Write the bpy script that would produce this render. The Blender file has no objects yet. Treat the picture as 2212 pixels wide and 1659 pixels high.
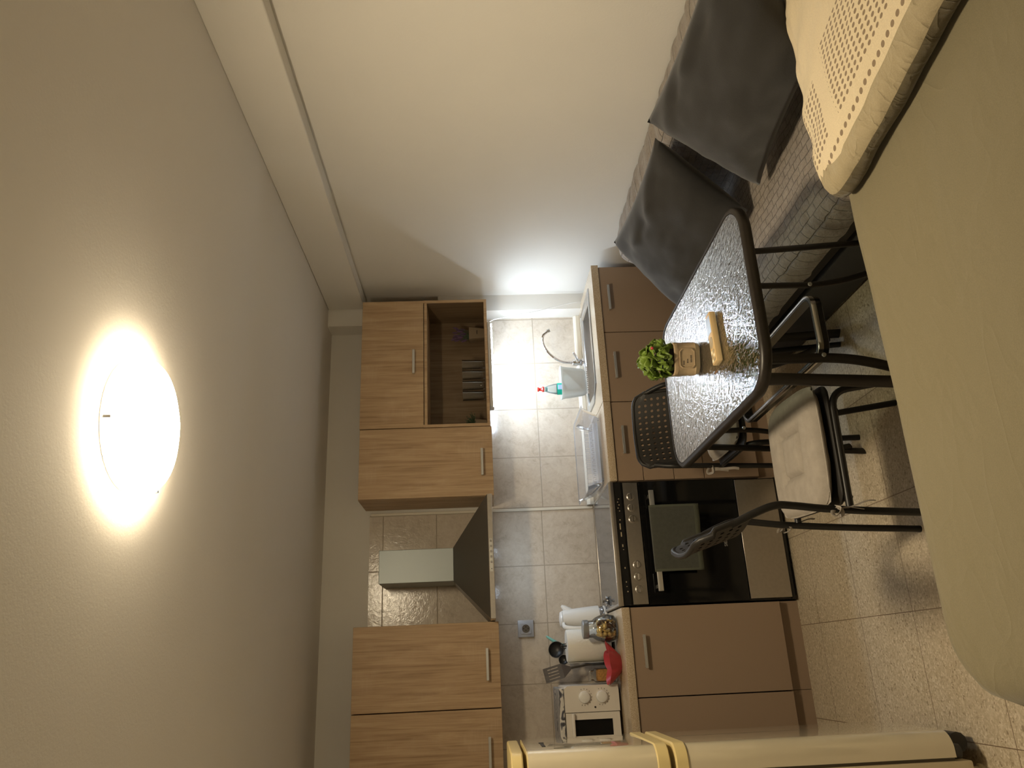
import bpy, bmesh, math, random
from math import sin, cos, pi, sqrt, atan2, radians
from mathutils import Vector, Matrix, noise
random.seed(7)
S = bpy.context.scene
COL = S.collection

# ------------------------------------------------------------------ camera, world, exposure
cam_d = bpy.data.cameras.new('camera'); cam = bpy.data.objects.new('camera', cam_d); COL.objects.link(cam)
S.camera = cam
YAW, PITCH, ROLL = .352, .0477, -.0288
fw = Vector((sin(YAW)*cos(PITCH), cos(YAW)*cos(PITCH), -sin(PITCH)))
rt = Vector((cos(YAW), -sin(YAW), 0)); up = rt.cross(fw)
rt2 = cos(ROLL)*rt + sin(ROLL)*up; up2 = -sin(ROLL)*rt + cos(ROLL)*up
# the photograph is stored turned a quarter: its left edge is up, its top edge is right
cx, cy, cz = -up2, rt2, -fw
cam.matrix_world = Matrix(((cx.x, cy.x, cz.x, 0), (cx.y, cy.y, cz.y, -4.3594), (cx.z, cy.z, cz.z, 1.5339), (0, 0, 0, 1)))
cam_d.sensor_fit = 'HORIZONTAL'; cam_d.sensor_width = 36; cam_d.lens = 1648.4/2212*36
cam_d.clip_start = .02
W = bpy.data.worlds.new('world'); S.world = W; W.use_nodes = True
W.node_tree.nodes['Background'].inputs[0].default_value = (.02, .02, .025, 1)
S.view_settings.view_transform = 'Standard'; S.view_settings.look = 'None'
S.view_settings.exposure = 0.30; S.view_settings.gamma = 1
LAMP_COL, LAMP_POW = (1, .83, .57), 90.0
LED_COL, LED_POW = (.70, .84, 1), 128.0
HOOD_FILL_POW = 95.0

# ------------------------------------------------------------------ materials
class NT:
    def __init__(s, name):
        s.m = bpy.data.materials.new(name); s.m.use_nodes = True
        s.t = s.m.node_tree; s.n = s.t.nodes; s.b = s.n['Principled BSDF']; s.out = s.n['Material Output']
        s._tc = None
    def node(s, typ, **kw):
        n = s.n.new(typ)
        for k, v in kw.items(): setattr(n, k, v)
        return n
    def link(s, a, b): s.t.links.new(a, b)
    def tc(s):
        if not s._tc: s._tc = s.node('ShaderNodeTexCoord').outputs['Object']
        return s._tc
    def geo(s): return s.node('ShaderNodeNewGeometry').outputs['Position']
    def mapping(s, v, sc=(1, 1, 1), rot=(0, 0, 0), loc=(0, 0, 0)):
        n = s.node('ShaderNodeMapping'); s.link(v, n.inputs[0])
        n.inputs['Scale'].default_value = sc; n.inputs['Rotation'].default_value = rot; n.inputs['Location'].default_value = loc
        return n.outputs[0]
    def noise(s, v, scale, detail=4, rough=.55, dist=0):
        n = s.node('ShaderNodeTexNoise'); s.link(v, n.inputs['Vector'])
        n.inputs['Scale'].default_value = scale; n.inputs['Detail'].default_value = detail
        n.inputs['Roughness'].default_value = rough; n.inputs['Distortion'].default_value = dist
        return n.outputs['Fac']
    def math(s, op, a, b=None, c=None):
        n = s.node('ShaderNodeMath', operation=op)
        for i, x in enumerate((a, b, c)):
            if x is None: continue
            if isinstance(x, (int, float)): n.inputs[i].default_value = x
            else: s.link(x, n.inputs[i])
        return n.outputs[0]
    def ramp(s, f, stops):
        n = s.node('ShaderNodeValToRGB'); s.link(f, n.inputs[0]); e = n.color_ramp.elements
        e[0].position, e[0].color = stops[0][0], (*stops[0][1], 1); e[1].position, e[1].color = stops[-1][0], (*stops[-1][1], 1)
        for p, c in stops[1:-1]:
            x = e.new(p); x.color = (*c, 1)
        return n.outputs[0]
    def mix(s, f, a, b, mode='MIX'):
        n = s.node('ShaderNodeMix', data_type='RGBA', blend_type=mode)
        for i, x in ((0, f), (6, a), (7, b)):
            if isinstance(x, (int, float)): n.inputs[i].default_value = x
            elif isinstance(x, tuple): n.inputs[i].default_value = (*x, 1)
            else: s.link(x, n.inputs[i])
        return n.outputs[2]
    def bump(s, h, strength, dist=.01, inp=None):
        n = s.node('ShaderNodeBump'); n.inputs['Strength'].default_value = strength; n.inputs['Distance'].default_value = dist
        s.link(h, n.inputs['Height'])
        if inp is not None: s.link(inp, n.inputs['Normal'])
        return n.outputs[0]
    def sep(s, v):
        n = s.node('ShaderNodeSeparateXYZ'); s.link(v, n.inputs[0]); return n.outputs
    def setp(s, **kw):
        for k, v in kw.items():
            i = s.b.inputs[k]
            if isinstance(v, (int, float)): i.default_value = v
            elif isinstance(v, tuple): i.default_value = (*v, 1)
            else: s.link(v, i)

def mat(name, col, rough=.5, metal=0, spec=.5, var=0, vs=20, bump=0, bs=60, bd=.003, coat=0, sheen=0):
    t = NT(name)
    c = col
    if var:
        f = t.noise(t.tc(), vs, 5)
        c = t.ramp(f, [(.3, tuple(x*(1-var) for x in col)), (.7, tuple(min(1, x*(1+var)) for x in col))])
    t.setp(**{'Base Color': c, 'Roughness': rough, 'Metallic': metal, 'Specular IOR Level': spec})
    if coat: t.setp(**{'Coat Weight': coat, 'Coat Roughness': .08})
    if sheen: t.setp(**{'Sheen Weight': sheen, 'Sheen Roughness': .5})
    if bump: t.setp(Normal=t.bump(t.noise(t.tc(), bs, 6), bump, bd))
    return t.m

M = {}
M['wall'] = mat('wall_paint', (.73, .70, .64), .75, var=.015, vs=3, bump=.25, bs=140, bd=.002)
M['ceiling'] = mat('ceiling_paint', (.75, .715, .66), .8, var=.01, vs=3, bump=.25, bs=120, bd=.002)
M['cabinet'] = mat('cappuccino_laminate', (.30, .215, .150), .32, var=.03, vs=300, spec=.4)
M['carcass'] = mat('carcass_board', (.28, .20, .14), .5)
M['dark_gap'] = mat('dark_gap', (.02, .017, .015), .8)
M['alu'] = mat('satin_aluminium', (.62, .62, .60), .35, metal=.85)
M['steel'] = mat('brushed_steel', (.50, .47, .43), .32, metal=1, var=.06, vs=60)
M['hood_steel'] = mat('hood_steel', (.22, .205, .185), .36, metal=.9)
M['chimney'] = mat('silver_lacquer', (.34, .375, .375), .4, metal=.3)
M['sink_steel'] = mat('sink_steel', (.55, .55, .55), .25, metal=1, var=.05, vs=80)
M['chrome'] = mat('chrome', (.80, .80, .82), .07, metal=1)
M['black_glass'] = mat('black_glass', (.006, .006, .006), .07, spec=.35)
M['black_plastic'] = mat('black_plastic', (.02, .019, .018), .4)
M['black_enamel'] = mat('black_enamel', (.012, .011, .010), .35)
M['hob_glass'] = mat('hob_glass', (.10, .10, .10), .05, spec=.8)
M['chair_tube'] = mat('black_powder_coat', (.012, .011, .010), .42, spec=.35)
M['chair_plastic'] = mat('black_perforated_plastic', (.016, .014, .012), .45, spec=.35, bump=.1, bs=300)
M['table_metal'] = mat('brown_black_powder_coat', (.016, .012, .009), .42, spec=.4)
M['chrome_soft'] = mat('polished_edge', (.70, .70, .71), .22, metal=1)
M['ring_metal'] = mat('polished_black_steel', (.015, .014, .013), .16, spec=.8)
M['spatula'] = mat('dull_steel', (.20, .19, .19), .4, metal=.4)
M['white_plastic'] = mat('white_plastic', (.78, .77, .74), .35)
M['cream_plastic'] = mat('oven_white', (.72, .67, .60), .4)
M['fridge'] = mat('fridge_enamel', (.60, .53, .38), .10, spec=.9, coat=1)
M['fridge'].node_tree.nodes['Principled BSDF'].inputs['Coat Roughness'].default_value = .02
M['fridge_side'] = mat('fridge_side', (.62, .53, .36), .4, bump=.06, bs=200)
M['fridge_trim'] = mat('fridge_yellowed_plastic', (.66, .53, .25), .35)
M['rubber'] = mat('rubber', (.10, .085, .06), .7)
M['red'] = mat('red_plastic', (.46, .045, .055), .35)
M['cap_red'] = mat('red_cap', (.80, .045, .03), .35)
M['teal'] = mat('turquoise_plastic', (.25, .62, .60), .35)
M['green_label'] = mat('green_label', (0, .46, .32), .4)
M['blue_label'] = mat('blue_label', (.42, .56, .78), .4)
M['paper'] = mat('paper_towel', (.80, .78, .72), .9, bump=.5, bs=90, bd=.004)
M['spice'] = mat('brown_grains', (.45, .22, .05), .7, var=.35, vs=160, bump=.8, bs=200)
M['gold'] = mat('gold_foil', (.80, .58, .22), .25, metal=.6, bump=.6, bs=90, bd=.006)
M['foil_dark'] = mat('dark_foil', (.10, .045, .02), .2, metal=.6, bump=.5, bs=80, bd=.006)
M['grey_lid'] = mat('grey_lid', (.35, .36, .37), .35, metal=.5)
M['pot'] = mat('beige_ceramic', (.34, .25, .15), .55, var=.06, vs=30, bump=.15, bs=120)
M['soil'] = mat('dark_inside', (.02, .016, .01), .9)
M['leaf'] = mat('bright_leaf', (.14, .215, .028), .42, var=.35, vs=25)
M['leaf_dark'] = mat('dark_leaf', (.045, .075, .035), .55, var=.3, vs=40)
M['lavender'] = mat('lavender_flower', (.10, .055, .11), .7, var=.3, vs=60)
M['kraft'] = mat('kraft_box', (.20, .15, .095), .7)
M['ink'] = mat('ink', (.03, .025, .02), .6)
M['ink_brown'] = mat('brown_ink', (.30, .10, .04), .6)
M['remote'] = mat('tan_plastic', (.60, .43, .22), .45)
M['button'] = mat('grey_button', (.40, .33, .22), .5)
M['remote_mark'] = mat('pale_mark', (.85, .80, .62), .5)
M['towel'] = mat('green_terry', (.062, .064, .050), .95, var=.12, vs=60, bump=.9, bs=420, bd=.003, sheen=.3)
M['towel_hem'] = mat('pale_green_hem', (.10, .108, .078), .95, bump=.6, bs=420)
M['pad'] = mat('grey_cotton_canvas', (.31, .275, .235), .9, var=.09, vs=35, bump=.55, bs=500, bd=.002)
M['pillow'] = mat('charcoal_plush', (.038, .037, .037), .9, spec=.2, var=.15, vs=6, bump=.4, bs=260, bd=.002, sheen=.3)
M['sofa_base'] = mat('charcoal_upholstery', (.045, .04, .037), .8, bump=.3, bs=300)
M['bed_base'] = mat('bed_base', (.05, .045, .035), .7)
M['mattress'] = mat('mattress', (.55, .5, .42), .9)
M['wire'] = mat('white_cable', (.80, .78, .74), .5)
M['socket'] = mat('silver_socket', (.55, .55, .56), .4, metal=.2)
M['off_white'] = mat('upstand_white', (.74, .68, .56), .5)

def make_wood(name, k):
    t = NT(name); v = t.tc()
    w = t.noise(t.mapping(v, (7, 7, .9)), 1.0, 3, .5)
    lines = t.noise(t.mapping(v, (150, 150, 3.0)), 1.0, 5, .7, .5)
    big = t.noise(t.mapping(v, (16, 16, 1.1)), 1.0, 4, .6, 1.6)
    saw = t.noise(t.mapping(v, (14, 14, 170)), 1.0, 2, .5)
    a = t.math('ADD', t.math('MULTIPLY', lines, .45), t.math('MULTIPLY', big, .55))
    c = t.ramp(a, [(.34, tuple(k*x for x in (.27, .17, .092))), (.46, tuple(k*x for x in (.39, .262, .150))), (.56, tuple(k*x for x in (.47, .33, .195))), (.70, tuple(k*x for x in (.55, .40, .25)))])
    patch = t.ramp(t.noise(t.mapping(v, (9, 9, 6)), 1.0, 2), [(.52, (0, 0, 0)), (.66, (1, 1, 1))])
    sm = t.math('MULTIPLY', t.math('MULTIPLY', saw, .35), patch)
    c = t.mix(sm, c, (.60*k, .46*k, .31*k))
    t.setp(**{'Base Color': c, 'Roughness': .5, 'Specular IOR Level': .35, 'Normal': t.bump(lines, .15, .002)})
    return t.m
M['wood'] = make_wood('sonoma_oak', 1.07)
M['wood_dark'] = make_wood('darker_oak_lining', .42)  # same oak grain in a darker tone, for the niche inside

def make_tile(name, x0, px, z0, pz, depth_bump=.35):
    t = NT(name); v = t.geo(); xyz = t.sep(v)
    def line(c, o, p):
        f = t.math('FRACT', t.math('ADD', t.math('DIVIDE', t.math('SUBTRACT', c, o), p), 50.5))
        d = t.math('MULTIPLY', t.math('ABSOLUTE', t.math('SUBTRACT', f, .5)), p)
        return t.math('LESS_THAN', d, .0028)
    g = t.math('MAXIMUM', line(xyz[0], x0, px), line(xyz[2], z0, pz))
    n1 = t.noise(v, 7, 6, .62, 1.2); n2 = t.noise(v, 34, 6, .7, .8)
    a = t.math('ADD', t.math('MULTIPLY', n1, .5), t.math('MULTIPLY', n2, .5))
    c = t.ramp(a, [(.33, (.45, .375, .29)), (.48, (.57, .49, .395)), (.65, (.65, .575, .475))])
    c = t.mix(g, c, (.36, .30, .225))
    h = t.math('SUBTRACT', t.math('ADD', t.math('MULTIPLY', t.noise(v, 45, 4, .6, .6), .8), t.math('MULTIPLY', t.noise(v, 160, 2), .25)), t.math('MULTIPLY', g, 1.2))
    t.setp(**{'Base Color': c, 'Roughness': t.math('ADD', .17, t.math('MULTIPLY', g, .5)), 'Specular IOR Level': .75, 'Normal': t.bump(h, depth_bump, .003)})
    return t.m
M['tile_a'] = make_tile('glazed_tile_sink', 1.136, .2965, 1.168, .303)
M['tile_b'] = make_tile('glazed_tile_cooker', .204, .308, 1.178, .3)

def make_floor():
    t = NT('terrazzo_tiles'); v = t.geo(); xyz = t.sep(v)
    def line(c, o, p):
        f = t.math('FRACT', t.math('ADD', t.math('DIVIDE', t.math('SUBTRACT', c, o), p), 50.5))
        return t.math('LESS_THAN', t.math('MULTIPLY', t.math('ABSOLUTE', t.math('SUBTRACT', f, .5)), p), .0016)
    g = t.math('MAXIMUM', line(xyz[0], .115, .41), line(xyz[1], -.775, .40))
    vo = t.node('ShaderNodeTexVoronoi'); t.link(v, vo.inputs['Vector']); vo.inputs['Scale'].default_value = 150
    ch = t.sep(vo.outputs['Color'])[0]
    c = t.ramp(ch, [(0, (.27, .21, .14)), (.08, (.42, .35, .24)), (.45, (.49, .415, .295)), (.8, (.56, .48, .355)), (1, (.66, .58, .45))])
    fine = t.noise(v, 320, 3)
    c = t.mix(t.math('MULTIPLY', t.math('GREATER_THAN', fine, .64), .5), c, (.22, .16, .11))
    c = t.mix(t.math('MULTIPLY', t.noise(v, 3, 3), .25), c, (.40, .30, .19))
    c = t.mix(g, c, (.20, .14, .09))
    t.setp(**{'Base Color': c, 'Roughness': .28, 'Specular IOR Level': .45, 'Normal': t.bump(t.math('SUBTRACT', 1, g), .2, .001)})
    return t.m
M['floor'] = make_floor()

def make_counter():
    t = NT('speckled_worktop'); v = t.geo()
    a = t.noise(v, 260, 3, .7); b = t.noise(v, 520, 2, .6)
    c = t.ramp(a, [(.35, (.32, .23, .135)), (.48, (.47, .37, .25)), (.58, (.56, .46, .34)), (.72, (.66, .58, .46))])
    c = t.mix(t.math('MULTIPLY', t.math('GREATER_THAN', b, .6), .35), c, (.22, .14, .07))
    t.setp(**{'Base Color': c, 'Roughness': .2, 'Specular IOR Level': .6})
    return t.m
M['counter'] = make_counter()

def make_quilt(name, axes, scale):
    t = NT(name); v = t.tc(); xyz = t.sep(v)
    u, w = xyz[axes[0]], xyz[axes[1]]
    cmb = t.node('ShaderNodeCombineXYZ'); t.link(u, cmb.inputs[0]); t.link(w, cmb.inputs[1])
    wob = t.node('ShaderNodeVectorMath', operation='ADD'); t.link(cmb.outputs[0], wob.inputs[0])
    nz = t.node('ShaderNodeTexNoise'); t.link(v, nz.inputs['Vector']); nz.inputs['Scale'].default_value = 14
    sc = t.node('ShaderNodeVectorMath', operation='SCALE'); t.link(nz.outputs['Color'], sc.inputs[0]); sc.inputs['Scale'].default_value = .006
    t.link(sc.outputs[0], wob.inputs[1])
    br = t.node('ShaderNodeTexBrick'); t.link(wob.outputs[0], br.inputs['Vector'])
    br.inputs['Scale'].default_value = scale; br.inputs['Mortar Size'].default_value = .022; br.inputs['Mortar Smooth'].default_value = .8
    br.inputs['Brick Width'].default_value = .62; br.inputs['Row Height'].default_value = .36; br.offset = .5
    puff = t.noise(v, 55, 4, .65, .8)
    h = t.math('ADD', t.math('MULTIPLY', br.outputs['Fac'], -1.0), t.math('MULTIPLY', puff, .7))
    base = t.ramp(t.noise(v, 30, 5), [(.3, (.25, .212, .178)), (.7, (.33, .285, .242))])
    c = t.mix(t.math('MULTIPLY', br.outputs['Fac'], .28), base, (.15, .125, .10))
    t.setp(**{'Base Color': c, 'Roughness': .62, 'Specular IOR Level': .3, 'Sheen Weight': .25, 'Normal': t.bump(h, 1.0, .012)})
    return t.m
M['quilt'] = make_quilt('taupe_quilting', (1, 0), 11.5)
M['quilt_back'] = make_quilt('taupe_quilting_back', (1, 2), 11.5)

def cloth(name, col, wr=.5, sc=5, fine=380, rough=.8, sheen=.2):
    t = NT(name); v = t.tc()
    big = t.noise(t.mapping(v, (1, 1.6, 1)), sc, 3, .5, 1.2); f = t.noise(v, fine, 2)
    rid = t.math('ABSOLUTE', t.math('SUBTRACT', t.noise(t.mapping(v, (1, 2.2, 1), (0, 0, .5)), sc*.9, 2, .5, .6), .5))
    rid = t.math('POWER', t.math('SUBTRACT', 1, t.math('MULTIPLY', rid, 2)), 14)
    h = t.math('ADD', t.math('ADD', t.math('MULTIPLY', big, .7), t.math('MULTIPLY', f, .04)), t.math('MULTIPLY', rid, .10))
    c = t.ramp(f, [(.3, tuple(x*.92 for x in col)), (.7, tuple(x*1.06 for x in col))])
    t.setp(**{'Base Color': c, 'Roughness': rough, 'Specular IOR Level': .25, 'Sheen Weight': sheen, 'Normal': t.bump(h, wr, .02)})
    return t
M['olive'] = cloth('olive_bedspread', (.215, .185, .112), .55, 3.5).m
M['beige_lining'] = cloth('beige_lining', (.40, .335, .215), .9, 8).m
M['olive_fold_shade'] = cloth('olive_fold_shade', (.13, .108, .065), .9, 9).m  # bedspread olive, darkened in colour for the shade under the duvet's roll

def make_duvet():
    t = cloth('cream_dotted_cotton', (.74, .63, .44), .35, 6); v = t.geo(); xyz = t.sep(v)
    X, Y = xyz[0], xyz[1]
    E = t.math('ADD', X, t.math('MULTIPLY', t.math('ADD', Y, 2.65), .22))      # distance from the turned edge
    def rng(c, a, b_): return t.math('MULTIPLY', t.math('GREATER_THAN', c, a), t.math('LESS_THAN', c, b_))
    def cell(c, p): return t.math('SUBTRACT', t.math('FRACT', t.math('ADD', t.math('DIVIDE', c, p), 300)), .5)
    def dots(px, py, r):
        a, b = t.math('DIVIDE', cell(E, px), r), t.math('DIVIDE', cell(Y, py), r)
        return t.math('LESS_THAN', t.math('ADD', t.math('POWER', a, 2), t.math('POWER', b, 2)), 1)
    block = t.math('MAXIMUM', t.math('MULTIPLY', rng(E, 1.190, 1.405), rng(Y, -3.145, -2.850)),
                   t.math('MULTIPLY', rng(E, 1.19, 1.37), rng(Y, -2.795, -2.60)))
    d1 = t.math('MULTIPLY', dots(.0155, .021, .30), block)
    d2 = t.math('MULTIPLY', dots(.0225, .0235, .30), rng(E, 1.1475, 1.1700))
    allm = t.math('MAXIMUM', d1, d2)
    base = t.b.inputs['Base Color'].links[0].from_socket
    t.setp(**{'Base Color': t.mix(allm, base, (.27, .20, .13))})
    return t.m
M['duvet'] = make_duvet()

def glassy(name, tint, ior=1.5, rough=.0, boost=1, tr=.95, bump=None, milk=0, milkcol=(.8, .85, .9)):
    """thin clear material: straight-through light plus a Fresnel reflection"""
    t = NT(name); n = t.n
    fr = n.new('ShaderNodeFresnel'); fr.inputs['IOR'].default_value = ior
    gl = n.new('ShaderNodeBsdfGlossy'); gl.inputs['Roughness'].default_value = rough; gl.inputs['Color'].default_value = (1, 1, 1, 1)
    tp = n.new('ShaderNodeBsdfTransparent'); tp.inputs['Color'].default_value = (*(x*tr for x in tint), 1)
    mx = n.new('ShaderNodeMixShader')
    f = t.math('MINIMUM', t.math('MULTIPLY', fr.outputs[0], boost), .97)
    t.link(f, mx.inputs[0]); t.link(tp.outputs[0], mx.inputs[1]); t.link(gl.outputs[0], mx.inputs[2])
    if bump:
        h = bump(t); nb = t.bump(h[0], h[1], h[2]); t.link(nb, gl.inputs['Normal']); t.link(nb, fr.inputs['Normal'])
    o = mx.outputs[0]
    if milk:
        df = n.new('ShaderNodeBsdfDiffuse'); df.inputs['Color'].default_value = (*milkcol, 1)
        tl = n.new('ShaderNodeBsdfTranslucent'); tl.inputs['Color'].default_value = (*milkcol, 1)
        m1 = n.new('ShaderNodeMixShader'); t.link(df.outputs[0], m1.inputs[1]); t.link(tl.outputs[0], m1.inputs[2])
        m2 = n.new('ShaderNodeMixShader'); m2.inputs[0].default_value = milk; t.link(o, m2.inputs[1]); t.link(m1.outputs[0], m2.inputs[2]); o = m2.outputs[0]
    t.link(o, t.out.inputs['Surface'])
    return t.m
def ripple(t):
    v = t.tc()
    a = t.noise(t.mapping(v, (1, .55, 1), (0, 0, .35)), 78, 3, .55, .8)
    return a, .5, .006
M['table_glass'] = glassy('rippled_glass', (.80, .86, .84), 1.55, .03, 2.4, .8, ripple)
M['glass'] = glassy('clear_glass', (.99, 1, 1), 1.45, .0, .9, 1.0)
M['tumbler'] = glassy('tumbler_glass', (.95, .96, .96), 1.45, .02, .75)
M['rack'] = glassy('clear_plastic', (.98, .98, .99), 1.5, .10, 1.1, .96, None, .09, (.88, .90, .93))
M['rack_peg'] = glassy('clear_plastic_pegs', (.98, .98, .99), 1.5, .10, 1.2, .95, None, .40, (.90, .92, .94))
M['frost'] = glassy('frosted_plastic', (.9, .9, .9), 1.5, .25, 1, .5, None, .80, (.80, .80, .77))
M['bottle'] = glassy('clear_bottle', (.92, .97, .98), 1.5, .05, 1.2, .93, None, .10, (.8, .9, .9))

def emit(name, col, st):
    t = NT(name); e = t.n.new('ShaderNodeEmission'); e.inputs[0].default_value = (*col, 1); e.inputs[1].default_value = st
    t.link(e.outputs[0], t.out.inputs['Surface']); return t.m
def make_lamp():
    # frosted bowl lit by a bulb behind its middle: the glass glows less towards the rim
    t = NT('lamp_glow'); z = t.sep(t.tc())[2]
    k = t.node('ShaderNodeMapRange'); t.link(z, k.inputs[0])
    for i, v in enumerate((-.091, -.030, LAMP_POW*1.3, LAMP_POW*.03)): k.inputs[i+1].default_value = v
    e = t.n.new('ShaderNodeEmission'); e.inputs[0].default_value = (*LAMP_COL, 1); t.link(k.outputs[0], e.inputs[1])
    t.link(e.outputs[0], t.out.inputs['Surface']); return t.m
M['lamp'] = make_lamp()
M['led'] = emit('led_glow', LED_COL, LED_POW)
M['hood_fill'] = emit('hood_fill_glow', LED_COL, HOOD_FILL_POW)  # fill glow added under the hood rim

def make_patterned():
    t = NT('ornament_cloth'); v = t.mapping(t.tc(), (44, 44, 44))
    w = t.node('ShaderNodeTexWave', wave_type='RINGS'); t.link(v, w.inputs['Vector']); w.inputs['Scale'].default_value = .55
    w.inputs['Distortion'].default_value = 9; w.inputs['Detail'].default_value = 1.2; w.inputs['Detail Scale'].default_value = .9
    c = t.ramp(w.outputs['Fac'], [(0, (.05, .05, .06)), (.25, (.16, .16, .18)), (.5, (.38, .37, .38)), (.62, (.70, .66, .58)), (1, (.6, .58, .55))])
    t.setp(**{'Base Color': c, 'Roughness': .8}); return t.m
M['ornament'] = make_patterned()

# ------------------------------------------------------------------ geometry helpers
def newbm(): return bmesh.new()
def box(bm, x0, x1, y0, y1, z0, z1, bev=0, seg=2, mi=0):
    r = bmesh.ops.create_cube(bm, size=1, matrix=Matrix.Translation(((x0+x1)/2, (y0+y1)/2, (z0+z1)/2)) @ Matrix.Diagonal((abs(x1-x0), abs(y1-y0), abs(z1-z0), 1)))
    vs = r['verts']; fs = {f for v in vs for f in v.link_faces}
    for f in fs: f.material_index = mi
    if bev:
        es = list({e for v in vs for e in v.link_edges})
        bmesh.ops.bevel(bm, geom=es, offset=bev, segments=seg, affect='EDGES', profile=.5, clamp_overlap=True)
    return bm
def frame_of(d, ref=None):
    d = d.normalized(); a = ref or (Vector((0, 0, 1)) if abs(d.z) < .9 else Vector((1, 0, 0)))
    u = a - d*a.dot(d)
    if u.length < 1e-5: u = Vector((0, 1, 0)) - d*d.y
    u.normalize(); return u, d.cross(u)
def tube(bm, pts, r, n=10, closed=False, flat=None, ref=None, cap=True):
    """sweep a circle (or an ellipse, flat=(ra, rb) with ra along ref) along points"""
    P = [Vector(p) for p in pts]; N = len(P); rings = []; u = None
    for i in range(N):
        if closed: d = (P[(i+1) % N]-P[i-1])
        else: d = P[min(i+1, N-1)]-P[max(i-1, 0)]
        d.normalize()
        if ref is not None: u, w = frame_of(d, Vector(ref))
        elif u is None: u, w = frame_of(d)
        else:
            u = (u-d*u.dot(d)).normalized(); w = d.cross(u)
        rr = r[i] if isinstance(r, (list, tuple)) else r
        ra, rb = flat if flat else (rr, rr)
        rings.append([bm.verts.new(P[i]+u*ra*cos(2*pi*k/n)+w*rb*sin(2*pi*k/n)) for k in range(n)])
    for i in range(N if closed else N-1):
        a, b = rings[i], rings[(i+1) % N]
        for k in range(n): bm.faces.new((a[k], a[(k+1) % n], b[(k+1) % n], b[k]))
    if cap and not closed:
        bm.faces.new(rings[0][::-1]); bm.faces.new(rings[-1])
    return bm
def arc_pts(pts, r, n=5):
    """round the corners of a polyline"""
    P = [Vector(p) for p in pts]; out = [P[0]]
    for i in range(1, len(P)-1):
        a, b, c = P[i-1], P[i], P[i+1]; la, lc = (a-b), (c-b)
        k = min(r, la.length*.49, lc.length*.49); p, q = b+la.normalized()*k, b+lc.normalized()*k
        for j in range(n+1):
            t = j/n; out.append(p*(1-t)**2+b*2*t*(1-t)+q*t*t)
    out.append(P[-1]); return out
def smooth_path(pts, n=6):
    P = [Vector(p) for p in pts]; Q = [P[0]*2-P[1]]+P+[P[-1]*2-P[-2]]; out = []
    for i in range(1, len(Q)-2):
        a, b, c, d = Q[i-1:i+3]
        for j in range(n):
            t = j/n
            out.append(.5*((2*b)+(c-a)*t+(2*a-5*b+4*c-d)*t*t+(3*b-a-3*c+d)*t**3))
    out.append(P[-1]); return out
def lathe(bm, prof, c=(0, 0, 0), n=28, sx=1, sy=1, mi=0):
    rings = []
    for r, z in prof:
        if r < 1e-6: rings.append([bm.verts.new((c[0], c[1], c[2]+z))])
        else: rings.append([bm.verts.new((c[0]+r*sx*cos(2*pi*k/n), c[1]+r*sy*sin(2*pi*k/n), c[2]+z)) for k in range(n)])
    for a, b in zip(rings, rings[1:]):
        for k in range(n):
            k2 = (k+1) % n
            if len(a) == 1 and len(b) == 1: continue
            if len(a) == 1: f = bm.faces.new((a[0], b[k2], b[k]))
            elif len(b) == 1: f = bm.faces.new((a[k], a[k2], b[0]))
            else: f = bm.faces.new((a[k], a[k2], b[k2], b[k]))
            f.material_index = mi
    return bm
def rrect(x0, x1, y0, y1, r, n=6):
    r = min(r, (x1-x0)/2-1e-4, (y1-y0)/2-1e-4); out = []
    for cx_, cy_, a0 in ((x1-r, y1-r, 0), (x0+r, y1-r, 90), (x0+r, y0+r, 180), (x1-r, y0+r, 270)):
        for k in range(n+1):
            a = radians(a0+90*k/n); out.append((cx_+r*cos(a), cy_+r*sin(a)))
    return out
def loft(bm, rings, cap0=True, cap1=True, mi=None):
    R = [[bm.verts.new(p) for p in ring] for ring in rings]; n = len(R[0])
    for i, (a, b) in enumerate(zip(R, R[1:])):
        for k in range(n):
            f = bm.faces.new((a[k], a[(k+1) % n], b[(k+1) % n], b[k]))
            if mi: f.material_index = mi[i]
    if cap0: bm.faces.new(R[0][::-1])
    if cap1: f = bm.faces.new(R[-1]); f.material_index = mi[-1] if mi else 0
    return bm
def prism(bm, poly, axis, lo, hi):
    """poly in the two other axes (in x,y,z order) extruded along axis"""
    def P(p, t):
        q = list(p); q.insert(axis, t); return q
    return loft(bm, [[P(p, lo) for p in poly], [P(p, hi) for p in poly]])
def grid(bm, f, nu, nv, mi=0):
    V = [[bm.verts.new(f(i/nu, j/nv)) for j in range(nv+1)] for i in range(nu+1)]
    for i in range(nu):
        for j in range(nv):
            q = bm.faces.new((V[i][j], V[i+1][j], V[i+1][j+1], V[i][j+1])); q.material_index = mi
    return V

def rootloc(p):
    l = Vector((0, 0, 0))
    while p: l += p.location; p = p.parent
    return l
def obj(name, bm, mats, parent=None, smooth=True, ang=40, label=None, solid=0, subd=0, xf=None):
    bmesh.ops.recalc_face_normals(bm, faces=bm.faces[:])
    if xf is not None: bmesh.ops.transform(bm, matrix=xf, verts=bm.verts[:])
    if parent: bmesh.ops.translate(bm, vec=-rootloc(parent), verts=bm.verts[:])
    me = bpy.data.meshes.new(name); bm.to_mesh(me); bm.free()
    for m in (mats if isinstance(mats, (list, tuple)) else [mats]): me.materials.append(m)
    if smooth:
        me.polygons.foreach_set('use_smooth', [True]*len(me.polygons))
        me.set_sharp_from_angle(angle=radians(ang))
    o = bpy.data.objects.new(name, me); COL.objects.link(o)
    if parent: o.parent = parent
    if solid:
        m = o.modifiers.new('solid', 'SOLIDIFY'); m.thickness = solid; m.offset = 0
    if subd:
        m = o.modifiers.new('sub', 'SUBSURF'); m.levels = subd; m.render_levels = subd
    if label: o['label'] = label
    return o
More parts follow.
